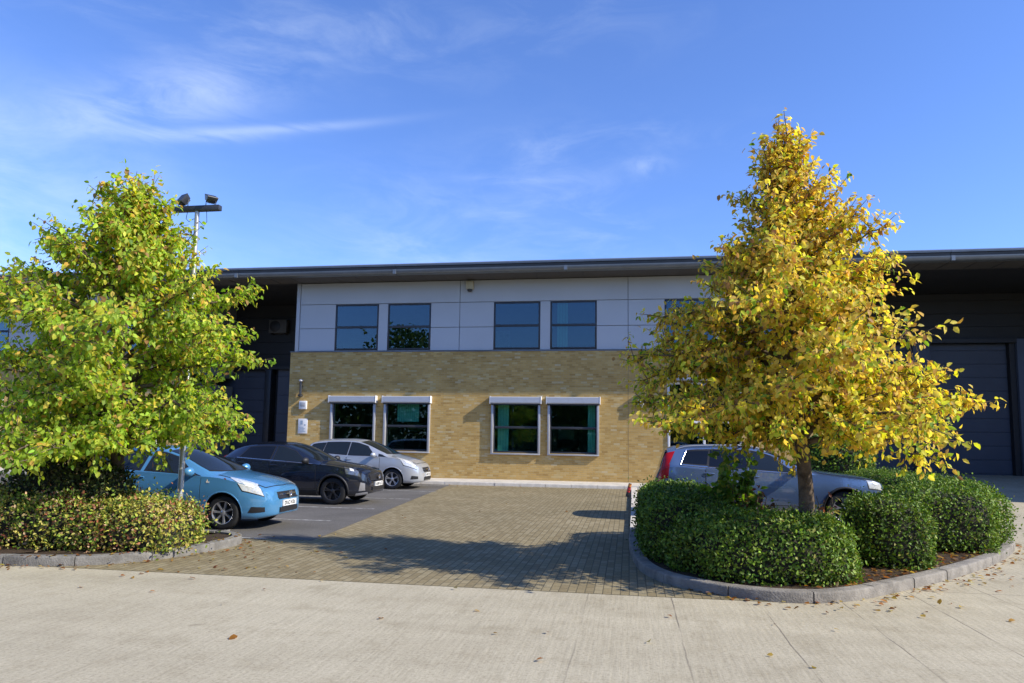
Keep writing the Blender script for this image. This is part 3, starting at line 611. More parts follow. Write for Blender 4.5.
m = MB(); m.bbox(-0.20, 0.20, -0.02, -0.002, -0.32, 0.32, simple('blue_sign', (0.03, 0.07, 0.28), 0.4), 0.006); m.bbox(-0.15, 0.15, -0.024, -0.0205, 0.10, 0.24, MT['signblue'], 0.001)
tag(m.build('wall_sign', smooth=40, loc=(15.95, BY-0.5, 3.0)), 'small blue notice on the pier beside the right hand roller door', 'sign')
# floodlight mast in the left bed
fl = thing('floodlight_mast', 'tall grey floodlight mast with crossbar rising behind the left tree', 'lamp post', (-7.14, 10.6, 0.1))
m = MB(); m.tube([(0, 0, 0), (0, 0, 2.6), (0, 0, 2.62), (0, 0, 5.36)], [0.045, 0.045, 0.038, 0.038], MT['pole'], 14); m.build('pole', fl, smooth=40)
cb = Matrix.Rotation(R(5), 4, 'Z')
m = MB(); m.bbox(-0.42, 0.42, -0.05, 0.05, 5.34, 5.43, MT['frame'], 0.008); m.build('crossbar', fl, smooth=40)
for x, rot, tilt in ((-0.27, -25, 35), (0.24, 50, 55)):
    mt = Matrix.Translation((x, 0, 5.55)) @ Matrix.Rotation(R(rot), 4, 'Z') @ Matrix.Rotation(R(-tilt if x < 0 else -tilt-10), 4, 'X')
    b = bmesh.new(); bmesh.ops.create_cube(b, size=1)
    for v in b.verts:
        k = 1.0 if v.co.y < 0 else 0.8
        v.co = (v.co.x*0.18*k, v.co.y*0.10, v.co.z*0.20*k)
    bmesh.ops.bevel(b, geom=b.edges[:], offset=0.006, segments=1, affect='EDGES')
    m = MB(); m.bm(b, MT['frame'], mt)
    for i in range(5):
        b = bmesh.new(); bmesh.ops.create_cube(b, size=1)
        for v in b.verts: v.co = (v.co.x*0.008-0.05+0.025*i, v.co.y*0.04+0.055, v.co.z*0.13)
        m.bm(b, MT['frame'], mt)
    f = m.build('floodlight', fl, smooth=40)
    b = bmesh.new(); bmesh.ops.create_cube(b, size=1)
    for v in b.verts: v.co = (v.co.x*0.13, v.co.y*0.006-0.046, v.co.z*0.14)
    m = MB(); m.bm(b, MT['lens'], mt); m.build('lens', f)
    m = MB(); m.tube([(x-0.09, 0, 5.43), (x-0.09, 0, 5.55), (x+0.09, 0, 5.55), (x+0.09, 0, 5.43)], 0.008, MT['frame'], 6); m.build('bracket', f)
for x, d in ((-0.18, 0.17), (0.17, 0.26)):
    m = MB(); m.tube([(x, 0, 5.34), (x*1.1, 0, 5.34-d*0.7), (x*0.8, 0, 5.34-d), (x*0.4, 0, 5.31-d*0.6), (0.0, 0, 5.29-d*0.35)], 0.005, MT['black'], 5); m.build('cable', fl, smooth=60)
# ------------------------------------------------------------------ cars
def pchip(keys):
    x = np.array([k[0] for k in keys], float); y = np.array([k[1] for k in keys], float)
    h = np.diff(x); d = np.diff(y)/h; m = np.zeros_like(x)
    for i in range(1, len(x)-1):
        if d[i-1]*d[i] > 0:
            w1 = 2*h[i]+h[i-1]; w2 = h[i]+2*h[i-1]; m[i] = (w1+w2)/(w1/d[i-1]+w2/d[i])
    m[0] = d[0]; m[-1] = d[-1]
    def f(t):
        t = min(max(t, x[0]), x[-1]); i = min(max(int(np.searchsorted(x, t))-1, 0), len(h)-1); s = (t-x[i])/h[i]
        return float((1+2*s)*(1-s)**2*y[i] + s*(1-s)**2*h[i]*m[i] + s*s*(3-2*s)*y[i+1] + s*s*(s-1)*h[i]*m[i+1])
    return f
def paint(name, col, metal=0.35, rough=0.32):
    m = simple(name, col, rough, metal, 0.5, 0.03, 3, coat=1.0); m.node_tree.nodes['Principled BSDF'].inputs['Coat IOR'].default_value = 1.7; return m
MT['tyre'] = simple('tyre_rubber', (0.018, 0.018, 0.019), 0.75, 0, 0.3, 0.2, 20)
MT['alloy'] = simple('alloy_wheel', (0.50, 0.50, 0.52), 0.3, 0.7, 0.5, 0.08, 9)
MT['darkalloy'] = simple('dark_alloy', (0.05, 0.05, 0.055), 0.3, 0.6, 0.5, 0.1, 9)
MT['trim'] = simple('black_trim', (0.014, 0.014, 0.016), 0.55)
MT['chrome'] = simple('chrome', (0.75, 0.75, 0.77), 0.12, 1.0, 0.5, 0.02)
MT['plate'] = simple('plate_white', (0.72, 0.72, 0.70), 0.4)
MT['plateyellow'] = simple('plate_yellow', (0.65, 0.48, 0.05), 0.4)
MT['lampclear'] = simple('headlight_clear', (0.66, 0.67, 0.66), 0.10, 0.10, 0.8, 0.22, 22, coat=1.0)
MT['lampwhite'] = simple('lamp_reflector', (0.80, 0.80, 0.77), 0.12, 0.0, 0.8, 0.1, 30, coat=1.0)
MT['lampdark'] = simple('headlight_dark', (0.16, 0.17, 0.19), 0.08, 0.4, 0.8, 0.4, 22, coat=1.0)
MT['lampred'] = simple('tail_light_red', (0.34, 0.004, 0.006), 0.25, 0.0, 0.3, 0.2, 12, coat=0.25)
MT['cabin'] = simple('cabin_trim', (0.022, 0.022, 0.024), 0.9)
MT['seat'] = simple('seat_fabric', (0.035, 0.035, 0.038), 0.95)

def make_car(c):
    """c: spec; car local frame x forward from the middle of the wheelbase, y left, z up"""
    L_, fo, wb = c['L'], c['fo'], c['wb']
    xo = fo+wb/2                      # nose position in front of the origin
    f = {k: pchip(c[k]) for k in ('zt', 'zb', 'zw', 'wm', 'wr', 'drop')}
    def keys(d):
        zt, zb, zw, wm, wr, dr = (f[k](d) for k in ('zt', 'zb', 'zw', 'wm', 'wr', 'drop'))
        zr = zt-dr; zw = min(zw, zr-0.015); wr = min(wr, wm*0.97)
        zs = zb+0.16*(zw-zb)+0.02; zm = zs+(zw-zs)*0.52
        return [(0, zb), (wm*0.86, zb), (wm*0.965, zs), (wm, zm), (wm*c.get('shoulder', 0.965), zw), (wr, zr), (0, zt)]
    def P(d, t, sg=1, off=0.0):
        k = keys(d); pts = [(-k[1][0], k[1][1])]+k+[(-k[5][0], k[5][1])]
        i = min(int(t), 5); s = t-i; p0, p1, p2, p3 = (np.array(pts[j]) for j in (i, i+1, i+2, i+3))
        if i == 0: p0 = np.array((-p2[0], p2[1]))
        q = 0.5
        tens = (1.0, 0.5, 1.0, 1.0, 0.55, 0.8)[i]
        m1 = (p2-p0)*0.5*tens; m2 = (p3-p1)*0.5*tens
        if i == 5: m2 = np.array(((p3-p1)[0]*0.5, 0.0))
        if i == 4: m1 = (p2-p1)*0.9; m2 = (p2-p1)*0.9+np.array((0, 0.0))
        if i == 3: m2 = (p2-p1)*0.9
        if i == 5: m1 = np.array(((p2-p1)[0]*0.9, (p2-p1)[1]*1.6))
        y, z = (1+2*s)*(1-s)**2*p1+s*(1-s)**2*m1+s*s*(3-2*s)*p2+s*s*(s-1)*m2
        v = Vector((xo-d, sg*y, z))
        if off:
            e = 0.01; a = P(d+e, t, sg)-P(d-e, t, sg); b = P(d, min(t+e, 5.999), sg)-P(d, t-e, sg); n = a.cross(b)
            if n.length > 1e-9:
                n.normalize()
                cen = Vector((v.x*0.85, 0, 0.6 if t > 0.5 else 2))
                if n.dot(v-cen) < 0: n = -n
                v += n*off
        return v
    root = thing(c['name'], c['label'], 'car', c['loc'])
    root.rotation_euler = (0, 0, c.get('rz', 0))
    if c.get('group'): root['group'] = c['group']
    pm = c['paint']
    # ---- body shell
    ds = sorted(set([0, 0.015, 0.04, 0.08, 0.13, 0.2, 0.28] + list(np.linspace(0.36, L_-0.4, 74)) + [L_-0.3, L_-0.2, L_-0.13, L_-0.07, L_-0.03, L_]))
    ts = [0, 0.5, 1, 1.15, 1.4, 1.7, 2, 2.25, 2.5, 2.75, 3, 3.25, 3.5, 3.75, 3.9, 4, 4.1, 4.3, 4.5, 4.7, 4.9, 5, 5.1, 5.25, 5.5, 5.75, 6]
    ring = []
    for d in ds: ring.append([P(d, t, 1) for t in ts] + [P(d, t, -1) for t in ts[-2:0:-1]])
    n = len(ring[0]); vs = [p for r in ring for p in r]; fs = []
    for i in range(len(ring)-1):
        for k in range(n): fs.append((i*n+k, (i+1)*n+k, (i+1)*n+(k+1) % n, i*n+(k+1) % n))
    for r, sg in ((ring[0], 1), (ring[-1], -1)):   # bulged end caps
        cen = sum(r, Vector())/n; base = 0 if sg == 1 else (len(ring)-1)*n; prev = list(range(base, base+n))
        for s, bx in ((0.85, c.get('bulge', 0.03)*0.6), (0.55, c.get('bulge', 0.03)), (0.2, c.get('bulge', 0.03)*1.1)):
            st = len(vs)
            for p in r: vs.append(Vector((p.x+sg*bx, cen.y+(p.y-cen.y)*s, cen.z+(p.z-cen.z)*(s*0.6+0.4 if s > 0.8 else s))))
            cur = list(range(st, st+n))
            for k in range(n): q = (prev[k], prev[(k+1) % n], cur[(k+1) % n], cur[k]); fs.append(q if sg == 1 else q[::-1])
            prev = cur
        fs.append(tuple(prev) if sg == 1 else tuple(prev[::-1]))
    mb = MB(); mb.add(vs, fs, pm); body = mb.build('body', None, recalc=True)
    # wheel arches cut out of the shell
    rw = c['rw']; axles = [wb/2, -wb/2]; cutters = []
    for ax in axles:
        for sg in (1, -1):
            wy = f['wm'](xo-ax)
            cm = MB(); cm.lathe([(0.0, wy-0.30), (rw+0.055, wy-0.30), (rw+0.055, wy+0.3), (0.0, wy+0.3)] if sg > 0 else [(0.0, -wy-0.3), (rw+0.055, -wy-0.3), (rw+0.055, -wy+0.30), (0.0, -wy+0.30)], (ax, 0, rw+0.01), 'y', MT['trim'], 40)
            co = cm.build('wheel_well_cutter', recalc=True); cutters.append(co)
            bo = body.modifiers.new('arch', 'BOOLEAN'); bo.operation = 'DIFFERENCE'; bo.object = co; bo.solver = 'EXACT'; bo.material_mode = 'TRANSFER'
    dg = bpy.context.evaluated_depsgraph_get(); me = bpy.data.meshes.new_from_object(body.evaluated_get(dg)); body.modifiers.clear()
    body.data = me
    for co in cutters: bpy.data.objects.remove(co)
    me.polygons.foreach_set('use_smooth', [True]*len(me.polygons)); me.set_sharp_from_angle(angle=R(38)); body.parent = root
    def patch(name, t0, t1, dfun, sides=(1, -1), mat=None, off=0.004, nd=14, ntt=8, parent=None, thick=0.0, smooth=60, join=False):
        out = []; mb = None
        for sg in sides:
            if mb is None or not join: mb = MB()
            rows = []
            for j in range(ntt+1):
                t = t0+(t1-t0)*j/ntt; a, b = dfun(j/ntt)
                rows.append([P(a+(b-a)*i/nd, min(t, 5.9999), sg, off) for i in range(nd+1)])
            mb.grid(rows, mat, flip=sg < 0)
            if thick:
                edge = [(r, 0) for r in range(ntt+1)]
                def inner(j, i):
                    t = t0+(t1-t0)*j/ntt; a, b = dfun(j/ntt); return P(a+(b-a)*i/nd, min(t, 5.9999), sg, off-thick)
                for seq in ([(0, i) for i in range(nd+1)], [(ntt, i) for i in range(nd+1)], [(j, 0) for j in range(ntt+1)], [(j, nd) for j in range(ntt+1)]):
                    mb.grid([[rows[j][i] for j, i in seq], [inner(j, i) for j, i in seq]], mat)
            if not join: out.append(mb.build(name, parent or root, smooth=smooth, recalc=False))
        if join: out.append(mb.build(name, parent or root, smooth=smooth))
        return out
    g = c['glass']
    # ---- glazing
    glassbase = c.get('gmat', MT['carglass'])
    a0, a1, r0_, r1_ = g['ws']            # cowl centre, cowl side, roof edge centre, roof edge side
    def ws(t): return None
    mbw = MB(); mbf = MB()
    for mbx, e, of, mt_ in ((mbf, 0.035, 0.003, MT['trim']), (mbw, 0.0, 0.006, MT['carglass'])):
        rows = []
        for sg in (-1, 1):
            tl = [5.06-e*0.5+(5.999-5.06+e*0.5)*j/8 for j in range(9)]
            if sg > 0: tl = tl[::-1][1:]
            for t in tl:
                w = min(max((t-5)/1.0, 0), 1); w = math.sin(w*math.pi/2)
                a = a1+(a0-a1)*w-e; b = r1_+(r0_-r1_)*w+e
                rows.append([P(a+(b-a)*i/12, t, sg, of) for i in range(13)])
        mbx.grid(rows, mt_, flip=True)
    fr = mbf.build('windscreen_surround', root, smooth=60); wsn = mbw.build('windscreen', root, smooth=60)
    for (t0, t1, a0_, a1_, b0_, b1_, mat) in g['side']:
        patch('window_surround', t0-0.05, t1+0.05, lambda s: (a0_-0.03+(a1_-a0_)*s, b0_+0.03+(b1_-b0_)*s), mat=c.get('surround', MT['trim']), off=0.003)
        patch('side_window', t0, t1, lambda s: (a0_+(a1_-a0_)*s, b0_+(b1_-b0_)*s), mat=mat, off=0.006)
    a, b = g['rear']
    patch('rear_window', 5.15, 5.999, lambda s: (a, b), mat=MT['privacy'], off=0.005, join=True)
    # ---- doors and bonnet
    for (d0, d1, hd) in c['doors']:
        def dend(s, e):
            t = 2.1+1.9*s; zz = P(min(d1, L_-0.3), t).z; rr = rw+0.10-e; q = rr*rr-(zz-rw)**2
            return min(d1+e, fo+wb-math.sqrt(q)) if q > 0 and zz < 2.2*rw else d1+e
        sl = patch('door_seal', 2.08, 4.02, lambda s: (d0-0.012, dend(s, 0.012)), mat=MT['trim'], off=0.0015, ntt=14)
        dr = patch('door', 2.12, 4.0, lambda s: (d0, dend(s, 0.0)), mat=pm, off=0.005, thick=0.004, nd=16, ntt=14)
        for o_, s_ in zip(dr, sl): s_.parent = o_
        for o_, sg in zip(dr, (1, -1)):
            hb = MB(); pts = [P(hd+k*0.05, 3.72, sg, 0.012+0.018*math.sin(math.pi*k/4)) for k in range(5)]
            hb.tube(pts, 0.012, c.get('handle', pm), 8); hb.build('door_handle', o_, smooth=60)
        if c.get('rub'):
            for o_, sg in zip(dr, (1, -1)):
                m = MB(); m.tube([P(d0+0.03+(d1-d0-0.06)*k/6, 2.45, sg, 0.006) for k in range(7)], 0.012, c['rub'], 6); m.build('rubbing_strip', o_, smooth=60)
    b0, b1 = c['bonnet']
    patch('bonnet_gap', 5.02, 5.999, lambda s: (b0-0.01*s+0.03*(1-s)-0.012, b1+0.012), mat=MT['trim'], off=0.0015, join=True, nd=14)
    patch('bonnet', 5.06, 5.999, lambda s: (b0-0.01*s+0.03*(1-s), b1), mat=pm, off=0.006, join=True, nd=14)
    # ---- lamps, grille, bumper trims
    for (nm, mat, t0, t1, a_, b_, of) in c['patches']:
        a0_, a1_ = a_; b0_, b1_ = b_
        if nm == 'headlight':
            patch('headlight_surround', t0-0.07, t1+0.07, lambda s: (a0_-0.012+(a1_-a0_)*s, b0_+0.014+(b1_-b0_)*s), mat=MT['trim'], off=0.002, nd=10)
            ti, tj = t0+(t1-t0)*0.25, t0+(t1-t0)*0.78
            patch('lamp_reflector', ti, tj, lambda s: (a0_+(b0_-a0_)*0.30+(a1_-a0_)*(0.25+0.53*s), b0_-(b0_-a0_)*0.36+(b1_-b0_)*(0.25+0.53*s)), mat=MT['lampwhite'], off=of+0.004, nd=6, ntt=4)
        patch(nm, t0, t1, lambda s: (a0_+(a1_-a0_)*s, b0_+(b1_-b0_)*s), mat=mat, off=of, nd=10, ntt=8, thick=0.004)
    # nose pieces: boxes following the front (plan) and rear
    for (nm, mat, rear, y0, y1, z0, z1, of) in c['fronts']:
        m = MB(); rows = []
        for j in range(7):
            z = z0+(z1-z0)*j/6; row = []
            for i in range(17):
                y = y0+(y1-y0)*i/16
                # find the shell's outermost x at (y, z): march over d
                lo = 0.0
                dd = None
                for q in range(0, 90):
                    d = 0.006*q if not rear else L_-0.006*q
                    k = keys(d)
                    if abs(y) <= np.interp(z, [k[1][1], k[2][1], k[3][1], k[4][1], k[5][1], k[6][1]+1e-4], [k[1][0], k[2][0], k[3][0], k[4][0], k[5][0], 0.0]) and z <= k[6][1] and z >= k[0][1]: dd = d; break
                if dd is None: dd = 0.1 if not rear else L_-0.1
                ext = 0.0
                if (dd == 0.0 and not rear) or (dd == L_ and rear): ext = c.get('bulge', 0.03)*1.1
                row.append(Vector((xo-dd+(ext+of if not rear else -ext-of), y, z)))
            rows.append(row)
        # fair the row so that the piece is smooth
        for row in rows:
            for _ in range(3):
                xs_ = [p.x for p in row]
                for i in range(1, 16): row[i].x = max(row[i].x, (xs_[i-1]+xs_[i+1])/2) if not rear else min(row[i].x, (xs_[i-1]+xs_[i+1])/2)
        m.grid(rows, mat); back = [[Vector((p.x-(0.05 if not rear else -0.05), p.y, p.z)) for p in row] for row in rows]
        for seq in ([(0, i) for i in range(17)], [(6, i) for i in range(17)], [(j, 0) for j in range(7)], [(j, 16) for j in range(7)]):
            m.grid([[rows[j][i] for j, i in seq], [back[j][i] for j, i in seq]], mat)
        o_ = m.build(nm, root, smooth=40)
        if nm == 'number_plate':
            q = MB(); rr = random.Random(len(c['label'])); yy = y0+0.05
            mid = rows[3]
            for i in range(7):
                w = 0.042
                px = np.interp(yy+w/2, [p.y for p in mid], [p.x for p in mid])
                zz0, zz1 = z0+0.022, z1-0.022; e = 0.004 if not rear else -0.004
                for (u0_, u1_, v0_, v1_) in rr.sample([(0, .22, 0, 1), (.78, 1, 0, 1), (0, 1, .82, 1), (0, 1, 0, .18), (0, 1, .42, .58)], 3):
                    q.box(px+min(e, 0)-0.0005, px+max(e, 0), yy+u0_*w, yy+u1_*w, zz0+(zz1-zz0)*v0_, zz0+(zz1-zz0)*v1_, MT['trim'])
                yy += 0.058 if i != 3 else 0.085
            q.build('lettering', o_)
    if c.get('badge'):
        by_, bz, bmats = c['badge']; m = MB()
        m.lathe([(0.055, 0.0), (0.065, 0.012), (0.048, 0.014), (0.046, 0.006), (0.0, 0.006)], (xo+c.get('bulge', 0.03)*1.1+by_, 0, bz), 'x', MT['chrome'], 20); m.tube([(xo+c.get('bulge', 0.03)*1.1+by_+0.01, -0.045, bz-0.01), (xo+c.get('bulge', 0.03)*1.1+by_+0.01, 0.045, bz+0.01)], 0.006, MT['chrome'], 6)
        m.build('badge', root, smooth=40)
    # ---- arch lips
    for ax in axles:
        for sg in (1, -1):
            m = MB(); pts = []
            for k in range(19):
                th = math.pi*(-0.06+1.12*k/18); x = ax+(rw+0.06)*math.cos(th); z = rw+0.01+(rw+0.06)*math.sin(th)
                d = xo-x; kk = keys(d); y = np.interp(z, [kk[1][1], kk[2][1], kk[3][1], kk[4][1], kk[5][1]], [kk[1][0], kk[2][0], kk[3][0], kk[4][0], kk[5][0]])
                pts.append((x, sg*(y-0.004), z))
            m.tube(pts, c.get('lip', 0.014), c.get('lipmat', pm), 8); m.build('wheel_arch_trim', root, smooth=60)
    # ---- sill trim
    for sg in (1, -1):
        m = MB(); m.grid([[P(fo+rw+0.1+(wb-2*rw-0.2)*i/12, t, sg, 0.004) for i in range(13)] for t in (1.0, 1.4, 1.8, c.get('sillt', 2.0))], c.get('sill', MT['trim']), flip=sg < 0); m.build('sill', root, smooth=60)
    # ---- wheels
    for ax in axles:
        for sg in (1, -1):
            wy = f['wm'](xo-ax)-0.035; tw = c.get('tw', 0.2)
            hub = MB(); hub.lathe([(0.0, sg*(wy-tw*0.45)), (rw*0.68, sg*(wy-tw*0.45)), (rw*0.68, sg*(wy-tw*0.9)), (0.0, sg*(wy-tw*0.9))], (ax, 0, rw), 'y', MT['trim'], 32)
            w = hub.build('wheel', root, recalc=True, smooth=40)
            ty = MB(); pr = [(rw*0.66, -tw), (rw*0.88, -tw*1.0), (rw*0.965, -tw*0.95), (rw, -tw*0.84), (rw*1.0, -tw*0.16), (rw*0.965, -tw*0.05), (rw*0.88, 0.0), (rw*0.68, -0.004), (rw*0.66, -0.02)]
            ty.lathe([(r, sg*(wy+h)) for r, h in pr], (ax, 0, rw), 'y', MT['tyre'], 44); ty.build('tyre', w, recalc=True, smooth=50)
            rm = MB(); rmat = c['rim']
            rm.lathe([(r, sg*(wy+h)) for r, h in [(rw*0.60, -0.10), (rw*0.64, -0.05), (rw*0.645, -0.012), (rw*0.675, -0.006), (rw*0.68, -0.014)]], (ax, 0, rw), 'y', rmat, 40)
            rm.lathe([(r, sg*(wy+h)) for r, h in [(0.0, -0.022), (rw*0.10, -0.022), (rw*0.15, -0.03), (rw*0.17, -0.06)]], (ax, 0, rw), 'y', rmat, 20)
            ns = c.get('spokes', 5); 
            for k in range(ns):
                th0 = 2*math.pi*k/ns+0.3*ax; spl = c.get('split', 0.0)
                for dv in ((-spl, spl) if spl else (0,)):
                    sp = []
                    for rr_, ww, hh in ((0.10, c.get('sw', 0.09), -0.03), (0.36, c.get('sw', 0.09)*0.85, -0.028), (0.65, c.get('sw', 0.09)*1.15, -0.014)):
                        th = th0+dv*(rr_-0.1)/0.55
                        cxp, czp = ax+rw*rr_*math.cos(th), rw+rw*rr_*math.sin(th); tx, tz = -math.sin(th), math.cos(th); hw = ww*rw*0.9
                        sp.append([(cxp-tx*hw, sg*(wy+hh-0.03), czp-tz*hw), (cxp-tx*hw*0.75, sg*(wy+hh), czp-tz*hw*0.75), (cxp+tx*hw*0.75, sg*(wy+hh), czp+tz*hw*0.75), (cxp+tx*hw, sg*(wy+hh-0.03), czp+tz*hw)])
                    rm.grid(sp, rmat)
            rm.build('rim', w, smooth=35)
    # ---- mirrors
    md, mz = c['mirror']
    for sg in (1, -1):
        wy = f['wm'](md)*c.get('shoulder', 0.965); b = bmesh.new(); bmesh.ops.create_uvsphere(b, u_segments=18, v_segments=12, radius=1)
        for v in b.verts: v.co = (v.co.x*0.085-0.025*abs(v.co.y), v.co.y*0.125, v.co.z*0.085)
        m = MB(); m.bm(b, c.get('mirrormat', pm), Matrix.Translation((xo-md, sg*(wy+0.13), mz)))
        mo = m.build('door_mirror', root, smooth=80)
        m = MB(); m.tube([(xo-md, sg*(wy-0.03), mz-0.06), (xo-md, sg*(wy+0.08), mz-0.05)], 0.022, MT['trim'], 8); m.build('bracket', mo, smooth=60)
    if c.get('belt'):
        e0, e1 = c['belt']
        for sg in (1, -1):
            m = MB(); m.tube([P(e0+(e1-e0)*k/16, 4.07, sg, 0.004) for k in range(17)], 0.011, MT['chrome'], 6); m.build('window_trim', root, smooth=60)
            if c.get('belt2'):
                m = MB(); m.tube([P(e0+(e1-e0)*k/16, 4.07, sg, 0.006) for k in (16,)]+[P(c['belt2'][1]+(c['belt2'][0]-c['belt2'][1])*k/12, 4.92, sg, 0.006) for k in range(13)], 0.011, MT['chrome'], 6); m.build('window_trim', root, smooth=60)
    # ---- roof rails
    if c.get('rails'):
        d0, d1 = c['rails']
        for sg in (1, -1):
            m = MB(); m.tube([P(d0+(d1-d0)*k/10, 5.12, sg, 0.0 if k in (0, 10) else 0.035) for k in range(11)], 0.016, c.get('railmat', MT['alu']), 8); m.build('roof_rail', root, smooth=60)
    # ---- cabin seen through the glass: seats and steering wheel stand inside the dark shell
    return root

def car_glass():
    m, nt, b = newmat('dark_car_glass'); setp(b, rough=0.02, spec=0.5, coat=0.25)
    b.inputs['Base Color'].default_value = (0.012, 0.016, 0.018, 1); b.inputs['Coat Roughness'].default_value = 0.0
    return m
MT['carglass'] = car_glass()
m, nt_, b_ = newmat('tinted_privacy_glass'); setp(b_, rough=0.03, spec=0.6); b_.inputs['Base Color'].default_value = (0.006, 0.007, 0.009, 1); MT['privacy'] = m
CG, PG = MT['carglass'], MT['privacy']
blue = paint('sky_blue_paint', (0.085, 0.275, 0.51), 0.25, 0.24)
make_car(dict(name='parked_car', label='light blue hatchback parked nearest on the left, nose past the clipped hedge', loc=(-8.505, 12.85, 0.009), group='parked cars',
    paint=blue, L=4.0, fo=0.83, wb=2.511, rw=0.305, tw=0.195, bulge=0.035,
    zt=[(0, .58), (.03, .68), (.10, .755), (.3, .85), (.6, .93), (.95, 1.0), (1.08, 1.03), (1.3, 1.15), (1.6, 1.30), (1.9, 1.415), (2.2, 1.475), (2.6, 1.49), (3.1, 1.46), (3.5, 1.385), (3.68, 1.27), (3.82, 1.02), (3.93, .86), (4.0, .62)],
    zb=[(0, .25), (.3, .19), (1, .19), (3.2, .20), (3.7, .26), (4, .36)],
    zw=[(0, .52), (.08, .66), (.3, .78), (.6, .86), (1.0, .93), (1.6, .955), (2.6, 1.0), (3.3, 1.05), (3.65, 1.07), (3.82, .90), (4, .54)],
    wm=[(0, .50), (.04, .58), (.12, .67), (.3, .775), (.55, .84), (.85, .862), (1.2, .868), (3.0, .868), (3.5, .84), (3.8, .77), (3.94, .66), (4, .58)],
    wr=[(0, .44), (.1, .55), (.35, .62), (.9, .69), (1.1, .70), (1.5, .655), (2.0, .585), (3.0, .56), (3.55, .545), (3.8, .56), (4, .46)],
    drop=[(0, .03), (.3, .05), (.9, .05), (1.1, .06), (1.5, .105), (1.9, .10), (2.3, .075), (3.2, .075), (3.6, .09), (3.8, .05), (4, .03)],
    glass=dict(ws=(1.08, 1.26, 1.98, 2.10), rear=(3.56, 3.78),
        side=[(4.12, 4.88, 1.30, 1.86, 2.42, 2.36, CG), (4.12, 4.86, 2.55, 2.50, 3.50, 3.28, CG)]),
    doors=[(1.28, 2.62, 2.42)], bonnet=(0.13, 1.03), mirror=(1.42, 1.03),
    patches=[('headlight', MT['lampclear'], 3.5, 5.10, (.12, .30), (.46, .82), .006), ('tail_light', MT['lampred'], 3.6, 4.7, (3.72, 3.66), (3.90, 3.78), .006),
             ('fog_light', MT['trim'], 2.05, 2.5, (.10, .10), (.36, .30), .005), ('side_indicator', MT['lampclear'], 3.62, 3.72, (1.10, 1.10), (1.16, 1.16), .006)],
    fronts=[('grille', MT['trim'], False, -.36, .36, .545, .665, .012), ('number_plate', MT['plate'], False, -.26, .26, .40, .51, .022), ('lower_grille', MT['trim'], False, -.34, .34, .30, .385, .012),
            ('grille_bar', MT['chrome'], False, -.33, .33, .60, .625, .022), ('rear_plate', MT['plateyellow'], True, -.26, .26, .60, .71, .02)],
    badge=(0.02, 0.612, None), rim=MT['alloy'], spokes=7, sw=0.085, sill=blue))
dark = paint('dark_navy_paint', (0.012, 0.015, 0.027), 0.3, 0.25)
make_car(dict(name='parked_car', label='dark navy crossover parked between the blue hatchback and the silver people carrier', loc=(-8.57, 17.8, 0.009), group='parked cars',
    paint=dark, L=4.186, fo=0.84, wb=2.588, rw=0.335, tw=0.215, bulge=0.035, lip=0.03, lipmat=MT['trim'],
    zt=[(0, .62), (.03, .74), (.10, .83), (.3, .92), (.6, .98), (1.0, 1.04), (1.18, 1.07), (1.4, 1.18), (1.7, 1.335), (2.0, 1.455), (2.35, 1.53), (2.7, 1.54), (3.2, 1.51), (3.7, 1.40), (3.9, 1.24), (4.0, 1.08), (4.12, .90), (4.186, .70)],
    zb=[(0, .28), (.3, .22), (1, .21), (3.3, .22), (3.85, .30), (4.186, .42)],
    zw=[(0, .55), (.08, .74), (.3, .86), (.6, .92), (1.0, .975), (1.7, 1.00), (2.7, 1.05), (3.4, 1.10), (3.8, 1.13), (4.0, 1.0), (4.186, .60)],
    wm=[(0, .54), (.04, .62), (.12, .71), (.3, .82), (.55, .88), (.85, .90), (1.2, .885), (3.0, .89), (3.4, .90), (3.7, .88), (4.0, .80), (4.12, .70), (4.186, .60)],
    wr=[(0, .47), (.1, .58), (.35, .66), (.9, .72), (1.15, .73), (1.6, .67), (2.1, .60), (3.1, .565), (3.7, .53), (3.95, .58), (4.186, .48)],
    drop=[(0, .03), (.3, .045), (1.0, .05), (1.2, .06), (1.6, .105), (2.0, .10), (2.4, .075), (3.3, .08), (3.8, .09), (4.0, .05), (4.186, .03)],
    glass=dict(ws=(1.18, 1.36, 2.10, 2.22), rear=(3.72, 3.95),
        side=[(4.12, 4.88, 1.40, 1.96, 2.46, 2.42, CG), (4.12, 4.86, 2.56, 2.52, 3.40, 3.22, PG)]),
    surround=MT['trim'], belt=(1.40, 3.45), doors=[(1.30, 2.50, 2.32), (2.54, 3.35, 3.2)], bonnet=(0.16, 1.12), mirror=(1.52, 1.08), mirrormat=MT['trim'],
    patches=[('headlight', MT['lampdark'], 3.5, 4.95, (.16, .34), (.50, .62), .006), ('tail_light', MT['lampred'], 3.6, 4.6, (3.90, 3.86), (4.10, 3.98), .006),
             ('fog_light', MT['alloy'], 2.0, 2.9, (.07, .07), (.20, .16), .008), ('bumper_trim', MT['alloy'], 1.1, 1.6, (.03, .03), (.30, .26), .006)],
    fronts=[('grille', MT['trim'], False, -.46, .46, .60, .74, .012), ('number_plate', MT['plate'], False, -.26, .26, .45, .56, .024), ('lower_grille', MT['trim'], False, -.42, .42, .35, .44, .012),
            ('rear_plate', MT['plateyellow'], True, -.26, .26, .62, .73, .02)],
    badge=(0.02, 0.68, None), rim=MT['darkalloy'], spokes=5, split=0.16, sw=0.06))
silver = paint('silver_paint', (0.52, 0.54, 0.57), 0.45, 0.30)
